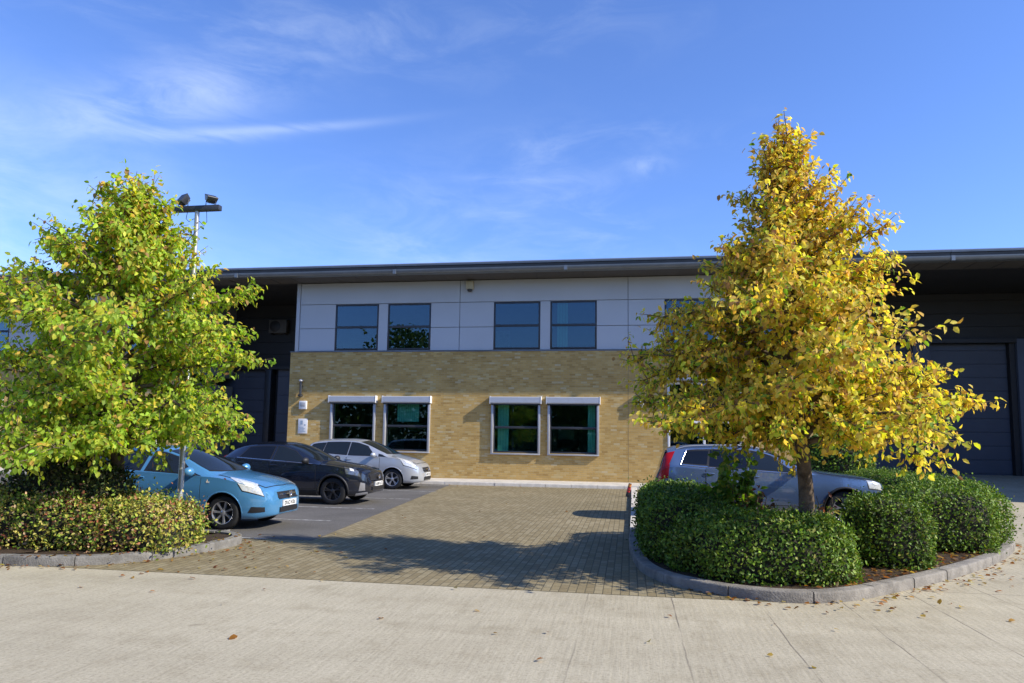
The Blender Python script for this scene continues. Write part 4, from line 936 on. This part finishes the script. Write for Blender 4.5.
make_car(dict(name='parked_car', label='silver people carrier parked against the brick wall under the left windows', loc=(-8.91, 23.25, 0.009), group='parked cars',
    paint=silver, L=4.288, fo=0.90, wb=2.644, rw=0.325, tw=0.2, bulge=0.04,
    zt=[(0, .60), (.03, .70), (.10, .80), (.3, .92), (.6, 1.02), (.9, 1.09), (1.0, 1.12), (1.3, 1.28), (1.6, 1.42), (1.9, 1.53), (2.2, 1.595), (2.6, 1.615), (3.2, 1.60), (3.8, 1.53), (3.98, 1.40), (4.1, 1.15), (4.22, .92), (4.288, .66)],
    zb=[(0, .25), (.3, .20), (1, .20), (3.5, .22), (4.0, .28), (4.288, .38)],
    zw=[(0, .54), (.08, .70), (.3, .84), (.6, .94), (.95, 1.01), (1.6, 1.03), (2.2, 1.02), (2.6, 1.04), (3.4, 1.10), (3.95, 1.14), (4.12, 1.0), (4.288, .58)],
    wm=[(0, .54), (.04, .62), (.12, .71), (.3, .82), (.55, .88), (.9, .90), (1.3, .905), (3.2, .905), (3.7, .88), (4.05, .81), (4.2, .72), (4.288, .62)],
    wr=[(0, .46), (.1, .56), (.35, .65), (.85, .73), (1.0, .74), (1.5, .68), (2.0, .61), (3.2, .585), (3.85, .565), (4.1, .60), (4.288, .48)],
    drop=[(0, .03), (.3, .05), (.85, .055), (1.05, .065), (1.5, .115), (1.9, .10), (2.3, .075), (3.4, .08), (3.9, .09), (4.1, .05), (4.288, .03)],
    glass=dict(ws=(1.02, 1.20, 1.96, 2.08), rear=(3.86, 4.06),
        side=[(4.12, 4.5, 1.08, 1.30, 1.36, 1.38, CG), (4.12, 4.88, 1.44, 1.84, 2.42, 2.38, CG), (4.12, 4.88, 2.50, 2.46, 3.30, 3.24, CG), (4.15, 4.84, 3.37, 3.31, 3.88, 3.74, CG)]),
    surround=MT['trim'], doors=[(1.34, 2.46, 2.30), (2.50, 3.40, 2.66)], bonnet=(0.15, 0.97), mirror=(1.50, 1.10),
    patches=[('headlight', MT['lampclear'], 3.5, 5.05, (.12, .30), (.52, .84), .006), ('tail_light', MT['lampred'], 3.7, 4.8, (4.0, 3.95), (4.2, 4.06), .006),
             ('fog_light', MT['trim'], 2.05, 2.5, (.08, .08), (.30, .26), .005)],
    fronts=[('grille', MT['trim'], False, -.36, .36, .56, .70, .012), ('number_plate', MT['plate'], False, -.26, .26, .41, .52, .024), ('lower_grille', MT['trim'], False, -.36, .36, .30, .395, .012),
            ('grille_bar', MT['chrome'], False, -.33, .33, .625, .65, .022), ('rear_plate', MT['plateyellow'], True, -.26, .26, .62, .73, .02)],
    badge=(0.02, 0.637, None), rim=MT['alloy'], spokes=5, split=0.14, sw=0.06, sill=silver))
steel = paint('pale_steel_blue_paint', (0.115, 0.180, 0.310), 0.4, 0.26)
make_car(dict(name='parked_car', label='pale steel blue estate SUV parked behind the trimmed hedges and the yellow tree', loc=(2.92, 16.5, 0.005), group='parked cars',
    paint=steel, L=4.69, fo=0.87, wb=2.865, rw=0.37, tw=0.235, bulge=0.035, lip=0.028, lipmat=MT['trim'],
    zt=[(0, .76), (.03, .87), (.12, .955), (.4, 1.02), (.9, 1.08), (1.25, 1.12), (1.42, 1.15), (1.7, 1.295), (2.0, 1.45), (2.3, 1.57), (2.6, 1.635), (3.0, 1.66), (3.6, 1.65), (4.2, 1.605), (4.42, 1.54), (4.50, 1.36), (4.58, 1.10), (4.65, .94), (4.69, .78)],
    zb=[(0, .34), (.4, .25), (1.2, .24), (3.8, .25), (4.3, .34), (4.69, .46)],
    zw=[(0, .66), (.08, .85), (.3, .94), (.7, .99), (1.3, 1.05), (2.0, 1.065), (3.0, 1.10), (3.8, 1.15), (4.3, 1.19), (4.5, 1.13), (4.69, .68)],
    wm=[(0, .58), (.04, .67), (.12, .76), (.3, .87), (.55, .93), (.9, .95), (1.4, .94), (3.2, .945), (3.7, .95), (4.2, .92), (4.5, .86), (4.63, .78), (4.69, .70)],
    wr=[(0, .50), (.1, .62), (.35, .70), (1.2, .77), (1.4, .775), (1.8, .72), (2.4, .64), (3.4, .615), (4.2, .58), (4.45, .60), (4.69, .54)],
    drop=[(0, .03), (.3, .045), (1.2, .05), (1.4, .06), (1.9, .11), (2.3, .10), (2.7, .075), (3.8, .08), (4.3, .09), (4.5, .06), (4.69, .03)],
    glass=dict(ws=(1.40, 1.60, 2.32, 2.46), rear=(4.43, 4.56),
        side=[(4.14, 4.88, 1.72, 2.24, 2.72, 2.66, CG), (4.14, 4.88, 2.80, 2.74, 3.55, 3.50, PG), (4.20, 4.84, 3.60, 3.54, 4.12, 3.98, PG)]),
    surround=MT['trim'], belt=(1.70, 4.14), belt2=(2.26, 4.0), doors=[(1.62, 2.76, 2.55), (2.80, 3.62, 3.45)], bonnet=(0.14, 1.33), mirror=(1.80, 1.14), rails=(2.35, 4.2), railmat=MT['alu'], handle=steel,
    patches=[('headlight', MT['lampclear'], 3.45, 4.7, (.10, .24), (.40, .50), .006), ('tail_light', MT['lampred'], 3.2, 4.1, (4.40, 4.36), (4.67, 4.63), .008), ('tail_light', MT['lampred'], 4.1, 4.92, (4.38, 4.24), (4.60, 4.46), .008)],
    fronts=[('grille', MT['trim'], False, -.44, .44, .62, .80, .012), ('number_plate', MT['plate'], False, -.26, .26, .47, .58, .024), ('lower_grille', MT['trim'], False, -.42, .42, .40, .46, .012),
            ('rear_plate', MT['plateyellow'], True, -.26, .26, .70, .81, .02), ('rear_bumper_trim', MT['trim'], True, -.56, .56, .48, .60, .012)],
    badge=(0.02, 0.71, None), rim=MT['alloy'], spokes=5, split=0.15, sw=0.07, sill=MT['alu'], sillt=1.6))
# ------------------------------------------------------------------ plants
def nrm(a): return a/np.maximum(np.linalg.norm(a, axis=1, keepdims=True), 1e-9)
def leaves_obj(name, pos, axis, nor, length, width, col, mat, parent=None, extra=None, fold=0.18, curl=0.15):
    """one mesh of many pointed leaves, folded along the midrib; leafcol carries each leaf's own colour"""
    n = len(pos); axis = nrm(axis); side = nrm(np.cross(axis, nor)); nor = np.cross(side, axis)
    L = length[:, None]; Wd = (width*length)[:, None]
    def pt(a, s, h): return pos + axis*L*a + side*Wd*s + nor*L*h
    V = np.stack([pt(0, 0, 0), pt(0.30, 0.46, fold*0.5), pt(0.68, 0.36, fold*0.4-curl*0.4), pt(1.0, 0, -curl), pt(0.68, -0.36, fold*0.4-curl*0.4), pt(0.30, -0.46, fold*0.5), pt(0.5, 0, -fold*0.1)], axis=1)
    base = (np.arange(n)*7)[:, None]
    F = np.concatenate([base+np.array([[0, 6, 2, 1]]), base+np.array([[6, 3, 2, 2]])[:, :4]], axis=0)
    q1 = base+np.array([[0, 6, 2, 1]]); q2 = base+np.array([[0, 5, 4, 6]]); t1 = base+np.array([[6, 3, 2]]); t2 = base+np.array([[6, 4, 3]])
    V = V.reshape(-1, 3)
    loops = np.concatenate([q1.ravel(), q2.ravel(), t1.ravel(), t2.ravel()])
    starts = np.concatenate([np.arange(n)*4, n*4+np.arange(n)*4, n*8+np.arange(n)*3, n*11+np.arange(n)*3])
    tot = np.concatenate([np.full(2*n, 4), np.full(2*n, 3)])
    me = bpy.data.meshes.new(name); me.vertices.add(len(V)); me.vertices.foreach_set('co', V.ravel().astype(np.float32))
    me.loops.add(len(loops)); me.loops.foreach_set('vertex_index', loops.astype(np.int32))
    me.polygons.add(len(starts)); me.polygons.foreach_set('loop_start', starts.astype(np.int32)); me.polygons.foreach_set('loop_total', tot.astype(np.int32))
    me.update(calc_edges=True)
    ca = me.color_attributes.new('leafcol', 'FLOAT_COLOR', 'POINT')
    c = np.concatenate([col, np.ones((n, 1))], axis=1); ca.data.foreach_set('color', np.repeat(c, 7, axis=0).ravel().astype(np.float32))
    me.materials.append(mat)
    o = bpy.data.objects.new(name, me); COL.objects.link(o)
    if parent: o.parent = parent
    return o
def palette(n, cols, w, rg, jit=0.18):
    cols = np.array(cols, float); w = np.array(w, float)
    if w.ndim == 1: k = rg.choice(len(cols), n, p=w/w.sum())
    else:
        cw = np.cumsum(w/w.sum(1, keepdims=True), axis=1); k = (rg.random(n)[:, None] > cw).sum(1).clip(0, len(cols)-1)
    return np.clip(cols[k]*(1+jit*rg.standard_normal((n, 1)))*(1+0.06*rg.standard_normal((n, 3))), 0.004, 0.9)

RIGHT = np.array([r0.x, r0.y, 0.0]); DEEP = np.array([-r0.y, r0.x, 0.0])
def make_tree(name, label, base, top, prof, nmain, zlow, nleaf, lsize, colfun, seed, trunk_r, leaders=(), fork=None, twl=(0.25, 0.6), gaps=(), lobes=0.16, front=0.84):
    rg = np.random.default_rng(seed)
    root = thing(name, label, 'tree', tuple(base)); base = np.array(base, float); top = np.array(top, float)
    H = top[2]
    def axis(z):
        s = np.clip(z/H, 0, 1); return base*np.array([1, 1, 0])+ (top-base)*np.array([1, 1, 0])*s**1.3 + np.array([0.05*math.sin(z*1.7), 0.05*math.cos(z*1.3), z])
    pz = np.array([p[0] for p in prof]); pl = np.array([p[1] for p in prof]); pr = np.array([p[2] for p in prof])
    ph1, ph2, ph3 = rg.random(3)*6.28
    def rad(z, phi):
        l = np.interp(z, pz, pl, left=0, right=0); r = np.interp(z, pz, pr, left=0, right=0)
        c = math.cos(phi); w = (c+1)/2; v = (l*(1-w)+r*w)*(front+(1-front)*abs(c))
        return v*(1+lobes*math.sin(3*phi+ph1+z*1.9)+lobes*0.7*math.sin(5*phi+ph2-z*2.7))
    tr = MB(); loc = Vector(base)
    def addtube(pts, rads, nn=7): tr.tube([Vector(p)-loc for p in pts], rads, MT['bark'], nn)
    zs = np.linspace(0, H*0.93, 16)
    tp = [axis(z) for z in zs]; trr = [trunk_r*(1.35 if z < 0.1 else 1.0)*max(0.06, (1-z/H))**0.8*1.1 for z in zs]
    addtube(tp, trr, 12)
    P, A, SZ = [], [], []
    def twig(p0, d, ln):
        d = d/np.linalg.norm(d); m = max(3, int(ln/0.045)); pts = []
        for k in range(m+1):
            s = k/m; p = p0+d*ln*s+np.array([0, 0, -0.10*ln*s*s]); pts.append(p)
        addtube(pts[::max(1, m//3)] if m >= 3 else pts, np.linspace(0.008, 0.003, len(pts[::max(1, m//3)])).tolist(), 4)
        for k in range(m+1):
            for r_ in range(3):
                q = pts[k]+rg.normal(0, 0.035, 3); dirn = d*0.55+rg.normal(0, 0.55, 3)+np.array([0, 0, -0.75]); P.append(q); A.append(dirn)
    golden = 2.39996; phi = rg.random()*6.28
    branches = []
    for i in range(nmain):
        f = (i+0.5)/nmain; z0 = zlow+(H*0.93-zlow)*f**1.15; phi += golden+rg.normal(0, 0.25)
        el = R(np.interp(f, [0, 0.3, 0.7, 1], [12, 28, 45, 62])+rg.normal(0, 6))
        branches.append((z0, phi, el, 1.0))
    branches += [(a, b, R(c), s) for a, b, c, s in leaders]
    for (z0, ph, el, sc) in branches:
        d = (RIGHT*math.cos(ph)+DEEP*math.sin(ph))*math.cos(el)+np.array([0, 0, math.sin(el)])
        p0 = axis(z0); ln = 0.15; lim = rg.uniform(0.70, 0.98)*sc
        while ln < 4:
            q = p0+d*ln; ax = axis(min(q[2], H)); v = q-ax; rr = math.hypot(v@RIGHT, v@DEEP)
            if q[2] > H*1.02 or rr > rad(q[2], math.atan2(v@DEEP, v@RIGHT))*lim: break
            ln += 0.05
        if ln < 0.25: ln = 0.25
        m = 8; pts = []
        for k in range(m+1):
            s = k/m; pts.append(p0+d*ln*s+np.array([0, 0, 0.10*ln*math.sin(math.pi*s)-0.14*ln*s*s*(1 if el < 0.6 else 0.2)])+(rg.normal(0, 0.018, 3)*ln if 0 < k < m else 0))
        rb = trunk_r*0.42*(1-z0/H)**0.7*min(1, ln/1.2)+0.008
        addtube(pts, np.linspace(rb, 0.006, m+1).tolist(), 7)
        nt_ = max(5, int(ln/0.065))
        for k in range(nt_):
            s = 0.22+0.78*(k+rg.random())/nt_; idx = min(m-1, int(s*m)); q = pts[idx]+(pts[idx+1]-pts[idx])*(s*m-idx)
            dd = d*0.6+rg.normal(0, 0.62, 3)+np.array([0, 0, 0.12]); twig(q, dd, rg.uniform(*twl)*(1.05-0.35*s)*min(1, 0.5+ln*0.5))
        twig(pts[-1], d+rg.normal(0, 0.2, 3), rg.uniform(*twl)*0.7)
    twig(axis(H*0.93), np.array([0, 0, 1.0])+rg.normal(0, 0.1, 3), H*0.07)
    for k in range(5): twig(axis(H*(0.86+0.02*k)), np.array([0, 0, 0.9])+rg.normal(0, 0.5, 3), 0.3)
    tr.build('trunk', root, smooth=60)
    P = np.array(P); A = np.array(A)
    keep = np.ones(len(P), bool)
    for (gc, gr) in gaps: keep &= np.linalg.norm((P-np.array(gc))/np.array(gr), axis=1) > 1+0.25*rg.standard_normal(len(P))
    P, A = P[keep], A[keep]
    print(name, 'leaf sites', len(P))
    if len(P) > nleaf: k = rg.choice(len(P), nleaf, replace=False); P, A = P[k], A[k]
    n = len(P); ctr = base+np.array([0, 0, H*0.5]); out = nrm(P-ctr)
    nor = out*0.7+np.array([0, 0, 0.35])+rg.normal(0, 0.45, (n, 3))
    zrel = (P[:, 2]-zlow*0.7)/(H-zlow*0.7); rrel = np.linalg.norm((P-ctr)[:, :2], axis=1)/2.3
    lat = (P-ctr)@RIGHT
    col = colfun(n, zrel, rrel, lat, rg)
    o = leaves_obj('crown', P-np.array(base), A, nor, rg.uniform(0.75, 1.25, n)*lsize, rg.uniform(0.5, 0.75, n), col, MT['leaf'], root)
    return root
YEL, GOLD, YG, GRN, BRN, DGR, LIME = (.82, .64, .12), (.70, .47, .10), (.64, .63, .08), (.27, .40, .05), (.40, .23, .09), (.12, .22, .03), (.42, .56, .07)
def col_r(n, z, r, lat, rg):
    z = np.clip(z, 0, 1); w = np.stack([0.50+0*z, 0.11+0.26*z, 0.36*(1-0.4*z), 0.20*(1-z)*(1.25-0.35*r)*(1-0.3*np.clip(lat, -1, 1)), 0.04+0.12*z, 0.015+0*z], axis=1)
    return palette(n, [YEL, GOLD, YG, GRN, BRN, DGR], np.clip(w, 0.01, None), rg, 0.14)
def col_l(n, z, r, lat, rg):
    z = np.clip(z, 0, 1); w = np.stack([0.05+0.07*z, 0.02+0.09*z, 0.20+0.06*z, 0.34*(1-0.5*z), 0.015+0.09*z, 0.05*(1-z), 0.62+0*z], axis=1)
    return palette(n, [YEL, GOLD, YG, GRN, BRN, DGR, LIME], w, rg)
make_tree('autumn_tree', 'broad pointed tree in golden yellow autumn leaf standing in the kerbed island', (2.22, 9.75, 0.1), (2.02, 9.6, 6.0),
    [(1.35, .7, .6), (1.6, 1.35, 1.2), (2.0, 1.72, 1.95), (2.5, 1.85, 2.35), (2.9, 1.95, 2.05), (3.5, 1.95, 1.7), (3.85, 1.62, 1.6), (4.15, 1.1, 1.35), (4.5, .85, 1.0), (4.9, .62, .55), (5.4, .26, .28), (5.9, .08, .08)],
    94, 1.75, 42000, 0.078, col_r, 11, 0.10, leaders=[(1.72, 0.25, 30, 1.0), (1.95, 0.03, 9, 1.14), (2.15, -0.1, 6, 1.02), (1.8, 3.0, 14, 1.05), (1.75, -1.5, 10, 1.0), (1.85, 1.7, 12, 1.0)]+[(1.7+0.12*k, 2.2+0.42*k, 4+3*(k % 3), 0.98) for k in range(6)]+[(1.72+0.1*k, -0.9+0.5*k, 4+3*(k % 3), 0.9) for k in range(5)]+[(2.3+0.2*k, 2.6+0.3*(k % 3), 16, 1.0) for k in range(5)],
    gaps=[((3.55, 9.9, 3.35), (.35, 1.6, .22)), ((3.2, 9.5, 2.95), (.26, 1.4, .16)), ((4.3, 9.7, 3.25), (.42, 1.2, .2))])
make_tree('green_tree', 'leafy tree turning from green to yellow behind the variegated hedge at left', (-7.88, 10.0, 0.1), (-7.62, 9.75, 5.66),
    [(0.95, .9, .6), (1.3, 1.7, 1.15), (2.1, 2.2, 2.1), (3.0, 2.4, 2.25), (3.6, 2.3, 2.2), (3.95, 2.25, 1.95), (4.4, 1.95, 1.0), (4.7, 1.25, .75), (4.95, .75, .5), (5.3, .5, .25), (5.75, .25, .12)],
    100, 1.35, 42000, 0.087, col_l, 23, 0.105, leaders=[(4.2, 2.9, 72, 1.0), (4.3, 0.1, 72, 1.0), (4.0, 3.0, 30, 1.25), (1.6, 0.1, 10, 1.0), (1.6, 3.1, 10, 1.0), (1.6, -1.4, 8, 1.0)]+[(1.35+0.09*k, -2.6+0.45*k, 2+3*(k % 2), 1.05) for k in range(8)]+[(1.5+0.2*k, -1.9+0.4*(k % 3), 3, 1.05) for k in range(5)])

def blob(c, h, e=2.6, ez=2.6): return dict(c=np.array(c, float), h=np.array(h, float), e=e, ez=ez)
def bval(b, p):
    q = np.abs(p-b['c'])/b['h']; a = (q[:, 0]**b['e']+q[:, 1]**b['e'])**(1/b['e']); return (a**b['ez']+q[:, 2]**b['ez'])**(1/b['ez'])
def make_hedge(name, label, cat, blobs, dens, ls, cols, w, seed, group=None, wob=0.05, colfun=None, width=0.6, shaggy=0.032):
    """clipped or loose shrub: leaves spread over and just under the surface of a union of rounded boxes, twiggy stems inside"""
    rg = np.random.default_rng(seed); org = np.array([blobs[0]['c'][0], blobs[0]['c'][1], 0.1])
    root = thing(name, label, cat, tuple(org), group)
    PP, NN = [], []; core = MB()
    for bi, b in enumerate(blobs):
        h = b['h']; area = 4*(h[0]*h[2]*2+h[1]*h[2]*2+h[0]*h[1])
        n = int(area*dens); d = rg.standard_normal((n, 3)); 
        # sample directions with the box's own proportions so that faces fill evenly
        face = rg.choice(3, n, p=np.array([h[1]*h[2], h[0]*h[2], h[0]*h[1]*0.5])/(h[1]*h[2]+h[0]*h[2]+h[0]*h[1]*0.5)); d = rg.uniform(-1, 1, (n, 3)); d[np.arange(n), face] = np.where(rg.random(n) < 0.5, -1, 1); d[:, 2] = np.where(face == 2, 1, d[:, 2])
        d = d*h; p = b['c']+d; s = bval(b, p)[:, None]; p = b['c']+d/s
        e = 0.01; g = np.stack([bval(b, p+np.eye(3)[k]*e)-bval(b, p-np.eye(3)[k]*e) for k in range(3)], axis=1); g = nrm(g)
        k = np.ones(n, bool)
        for bj, o in enumerate(blobs):
            if bj != bi: k &= bval(o, p) > 0.97
        k &= p[:, 2] > 0.1
        p, g = p[k], g[k]
        lump = np.sin(p[:, 0]*5.1+seed)*np.sin(p[:, 1]*4.3+1.3*seed)*np.sin(p[:, 2]*6.7+0.7*seed)+0.5*np.sin(p[:, 0]*11.3)*np.sin(p[:, 2]*12.1+p[:, 1]*9.7)
        p = p+g*(lump*wob)[:, None]+g*(-np.abs(rg.normal(0, 0.035, len(p)))+rg.exponential(shaggy, len(p))*(rg.random(len(p)) < 0.35))[:, None]
        PP.append(p); NN.append(g)
        bm = bmesh.new(); bmesh.ops.create_uvsphere(bm, u_segments=24, v_segments=14, radius=1)
        for v in bm.verts:
            q = np.array(v.co)*h; s_ = bval(dict(b, c=np.zeros(3)), q[None])[0]; q = q/max(s_, 1e-6)*(1-0.07/np.min(h)); v.co = Vector(q+b['c']-org); v.co.z = max(v.co.z, -0.02)
        core.bm(bm, MT['twig'])
    core.build('branches', root, smooth=80)
    P = np.concatenate(PP); G_ = np.concatenate(NN); n = len(P)
    ax = G_*0.35+rg.normal(0, 0.6, (n, 3))+np.array([0, 0, 0.25]); nor = G_+rg.normal(0, 0.45, (n, 3))
    col = palette(n, cols, w, rg, 0.28) if colfun is None else colfun(P, rg)
    leaves_obj('foliage', P-org, ax, nor, rg.uniform(0.7, 1.3, n)*ls, np.full(n, width), col, MT['hedgeleaf'], root)
    return root
HG = [(.090, .165, .022), (.135, .225, .028), (.205, .300, .038), (.045, .085, .018), (.32, .34, .08)]
def z0(h): return h/2+0.05
make_hedge('hedge', 'clipped dark green hedge block at the left end of the island by the pale kerb', 'hedge', [blob((.74, 11.75, .47), (.58, 1.8, .54), 4, 3.5), blob((.86, 10.65, .43), (.68, .92, .52), 3, 3)], 1300, .043, HG, [.35, .32, .15, .15, .03], 31, 'clipped hedges of the island')
make_hedge('hedge', 'low rounded green hedge along the island front under the yellow tree', 'hedge', [blob((1.62, 9.42, .32), (.90, .72, .50), 3, 2.8), blob((2.02, 9.62, .34), (.70, .74, .50), 3, 2.8), blob((1.2, 9.95, .32), (.75, .8, .50), 2.6, 2.6)], 1350, .045, HG, [.25, .36, .24, .08, .07], 32, 'clipped hedges of the island')
make_hedge('hedge', 'ball shaped clipped shrub between the low front hedge and the square end hedge', 'hedge', [blob((3.50, 10.72, .46), (.56, .58, .56), 2.5, 2.6)], 1350, .043, HG, [.33, .30, .14, .16, .07], 33, 'clipped hedges of the island')
make_hedge('hedge', 'square ended hedge at the right of the island running back beside the SUV bonnet', 'hedge', [blob((4.85, 12.6, .50), (.76, .78, .55), 4, 3.4), blob((5.85, 16.4, .50), (.50, 3.6, .58), 5, 3.8), blob((5.35, 13.5, .50), (.62, .9, .57), 3.4, 3.4)], 1150, .043, HG, [.22, .33, .32, .07, .06], 34, 'clipped hedges of the island')
make_hedge('shrub', 'tall dark rounded shrub behind the SUV bonnet', 'shrub', [blob((6.0, 22.4, 1.0), (.98, .95, 1.0), 2.4, 2.4)], 420, .085, HG, [.42, .22, .08, .24, .04], 35)
VG = [(.38, .37, .06), (.19, .28, .035), (.50, .44, .12), (.30, .11, .055), (.46, .33, .18), (.08, .13, .025)]
def col_v(P, rg):
    # patches of shoots: some yellow green, some bronzed, some straw
    a = np.sin(P[:, 0]*2.3+1)*np.sin(P[:, 1]*3.1+P[:, 2]*2.7)+0.35*rg.standard_normal(len(P)); b = np.sin(P[:, 0]*3.7+2.2)*np.sin(P[:, 2]*5.3+0.4)+0.35*rg.standard_normal(len(P))
    w = np.stack([0.34+0.18*a, 0.32-0.28*a, 0.12+0.05*a, 0.14+0.26*b, 0.12+0.12*b, 0.10-0.05*a], axis=1)
    return palette(len(P), VG, np.clip(w, 0.02, None), rg, 0.2)
make_hedge('hedge', 'loose variegated hedge of yellow green and bronze leaves along the left kerb', 'hedge', [blob((-11.3, 9.55, .36), (5.0, .72, .49), 5, 3), blob((-6.95, 9.55, .32), (.74, .68, .46), 3, 2.6)], 1150, .047, VG, None, 36, None, 0.07, col_v, shaggy=0.06)
make_hedge('shrub', 'dark olive rounded bush in shade under the left tree', 'shrub', [blob((-8.40, 9.75, .62), (1.02, .50, .72), 2.5, 2.5)], 600, .06, [(.055, .075, .02), (.035, .055, .018), (.09, .10, .03), (.12, .10, .05)], [.4, .35, .15, .1], 37)

def make_stem_shrub(name, label, loc, h, spread, ns, ls, cols, w, seed, lean=0.4, dens=26, lw=0.7):
    rg = np.random.default_rng(seed); root = thing(name, label, 'shrub', loc); st = MB(); P, A = [], []
    for i in range(ns):
        ph = rg.random()*6.28; d = np.array([math.cos(ph)*spread, math.sin(ph)*spread, 0])*rg.uniform(0.4, 1.1); hh = h*rg.uniform(0.6, 1.0); pts = []
        for k in range(7):
            s = k/6; pts.append(np.array([0, 0, -0.05])+d*s**1.4*1.0+np.array([0, 0, hh*s-0.12*hh*s*s*lean])+rg.normal(0, 0.012, 3))
        st.tube([Vector(p) for p in pts], np.linspace(0.012, 0.004, 7).tolist(), MT['bark'], 6)
        for k in range(dens):
            s = rg.uniform(0.3, 1.0)**0.8; q = pts[int(s*5.99)]+(pts[min(6, int(s*5.99)+1)]-pts[int(s*5.99)])*((s*5.99) % 1); P.append(q+rg.normal(0, 0.05, 3)); A.append(rg.normal(0, 0.6, 3)+np.array([0, 0, -0.2])+nrm(d[None])[0]*0.4)
    st.build('stem', root, smooth=60); P = np.array(P); n = len(P)
    leaves_obj('foliage', P, np.array(A), rg.normal(0, 0.45, (n, 3))+np.array([0.2, -0.2, 0.7]), rg.uniform(.7, 1.3, n)*ls, np.full(n, lw), palette(n, cols, w, rg), MT['leaf'], root)
make_stem_shrub('leafy_shrub', 'open shrub with large bright green leaves growing up in front of the SUV doors', (1.42, 10.7, .1), 1.58, .36, 14, .115, [(.14, .25, .035), (.22, .33, .04), (.09, .16, .025), (.34, .36, .06)], [.4, .3, .2, .1], 41, dens=46, lw=0.85)
make_stem_shrub('bronze_shrub', 'sparse twiggy shrub with reddish leaves on the left of the yellow tree trunk', (1.72, 10.35, .1), 1.10, .30, 9, .075, [(.16, .07, .045), (.22, .11, .05), (.10, .10, .03)], [.5, .3, .2], 42, dens=24, lw=0.5)
make_stem_shrub('bronze_shrub', 'sparse twiggy shrub with straw and red leaves on the right of the yellow tree trunk', (2.50, 10.0, .1), 1.08, .32, 10, .085, [(.17, .07, .04), (.30, .22, .08), (.38, .33, .09)], [.45, .3, .25], 43, dens=22, lw=0.5)

# fallen leaves: litter nobody could count
rg = np.random.default_rng(77); pts = []
def scat(n, x, y, sx, sy, z=0.012):
    for _ in range(n): pts.append((rg.normal(x, sx), rg.normal(y, sy), z))
for p in ispts:                       # along the island's outer kerb and on the soil just inside
    if p[1] < 14 and p[0] > 0.6:
        for _ in range(3):
            if rg.random() < 0.34: u = rg.exponential(0.16)+0.04; pts.append((p[0]+u*0.62, p[1]-u*0.75, 0.012))
        for _ in range(5):
            if p[0] > 2.2 and rg.random() < 0.8: u = rg.uniform(0.16, 0.75); pts.append((p[0]-u*0.7, p[1]+u*0.72, 0.112))
for p in lkp:
    if p[0] > -9.5 and p[1] < 11.0:
        if rg.random() < 0.75: u = rg.exponential(0.22)+0.05; pts.append((p[0]+u*0.9, p[1]-u*0.35, 0.016))
        if rg.random() < 0.8: pts.append((p[0]-rg.uniform(0.02, 0.13), p[1]+0.03, 0.128))
scat(60, -5.4, 9.6, 0.7, 1.1); scat(26, 3.8, 8.9, 1.2, 0.7); scat(22, 0.5, 6.8, 3.0, 1.0); scat(18, -3.0, 14, 3.5, 5, 0.014); scat(16, -1.5, 24.9, 4.5, 0.18, 0.014); scat(24, 5.5, 10.2, 1.2, 0.9)
P = np.array(pts); n = len(P); a = rg.normal(0, 1, (n, 3)); a[:, 2] = rg.normal(0, 0.12, n); nn = rg.normal(0, 0.28, (n, 3)); nn[:, 2] = 1; P[:, 2] += rg.uniform(0, 0.012, n)
o = leaves_obj('fallen_leaves', P, a, nn, rg.uniform(.04, .085, n), np.full(n, .7), palette(n, [(.34, .15, .04), (.42, .28, .07), (.22, .09, .035), (.48, .36, .10), (.30, .22, .14)], [.35, .2, .2, .15, .1], rg), MT['leaf'])
tag(o, 'dry orange and brown leaves lying along the kerbs and over the paving', 'leaves', kind='stuff')

# the belt of trees on the far side of the yard, behind the viewer (it shows in the window panes)
rg = np.random.default_rng(5); n = 90000
x = rg.uniform(-75, 60, n); hh = 8.6+5.2*np.exp(-((x+27)/6.5)**2)+1.2*np.sin(x*0.53+2)+0.7*np.sin(x*1.3)+3*np.exp(-((x-12)/5)**2); z = 0.1+np.maximum(hh, 2.0)*rg.random(n)**0.9; y = -26+rg.normal(0, 3.0, n)
P = np.stack([x, y, z], 1)
o = leaves_obj('tree_belt', P, rg.normal(0, 1, (n, 3)), rg.normal(0, 0.6, (n, 3))+np.array([0, 1.0, 0.5]), rg.uniform(.3, .6, n), np.full(n, .8), palette(n, [(.05, .09, .02), (.08, .12, .025), (.13, .14, .03)], [.4, .4, .2], rg), MT['leaf'])
tag(o, 'dense belt of trees on the far side of the yard, mirrored in the window panes', 'trees', kind='stuff')
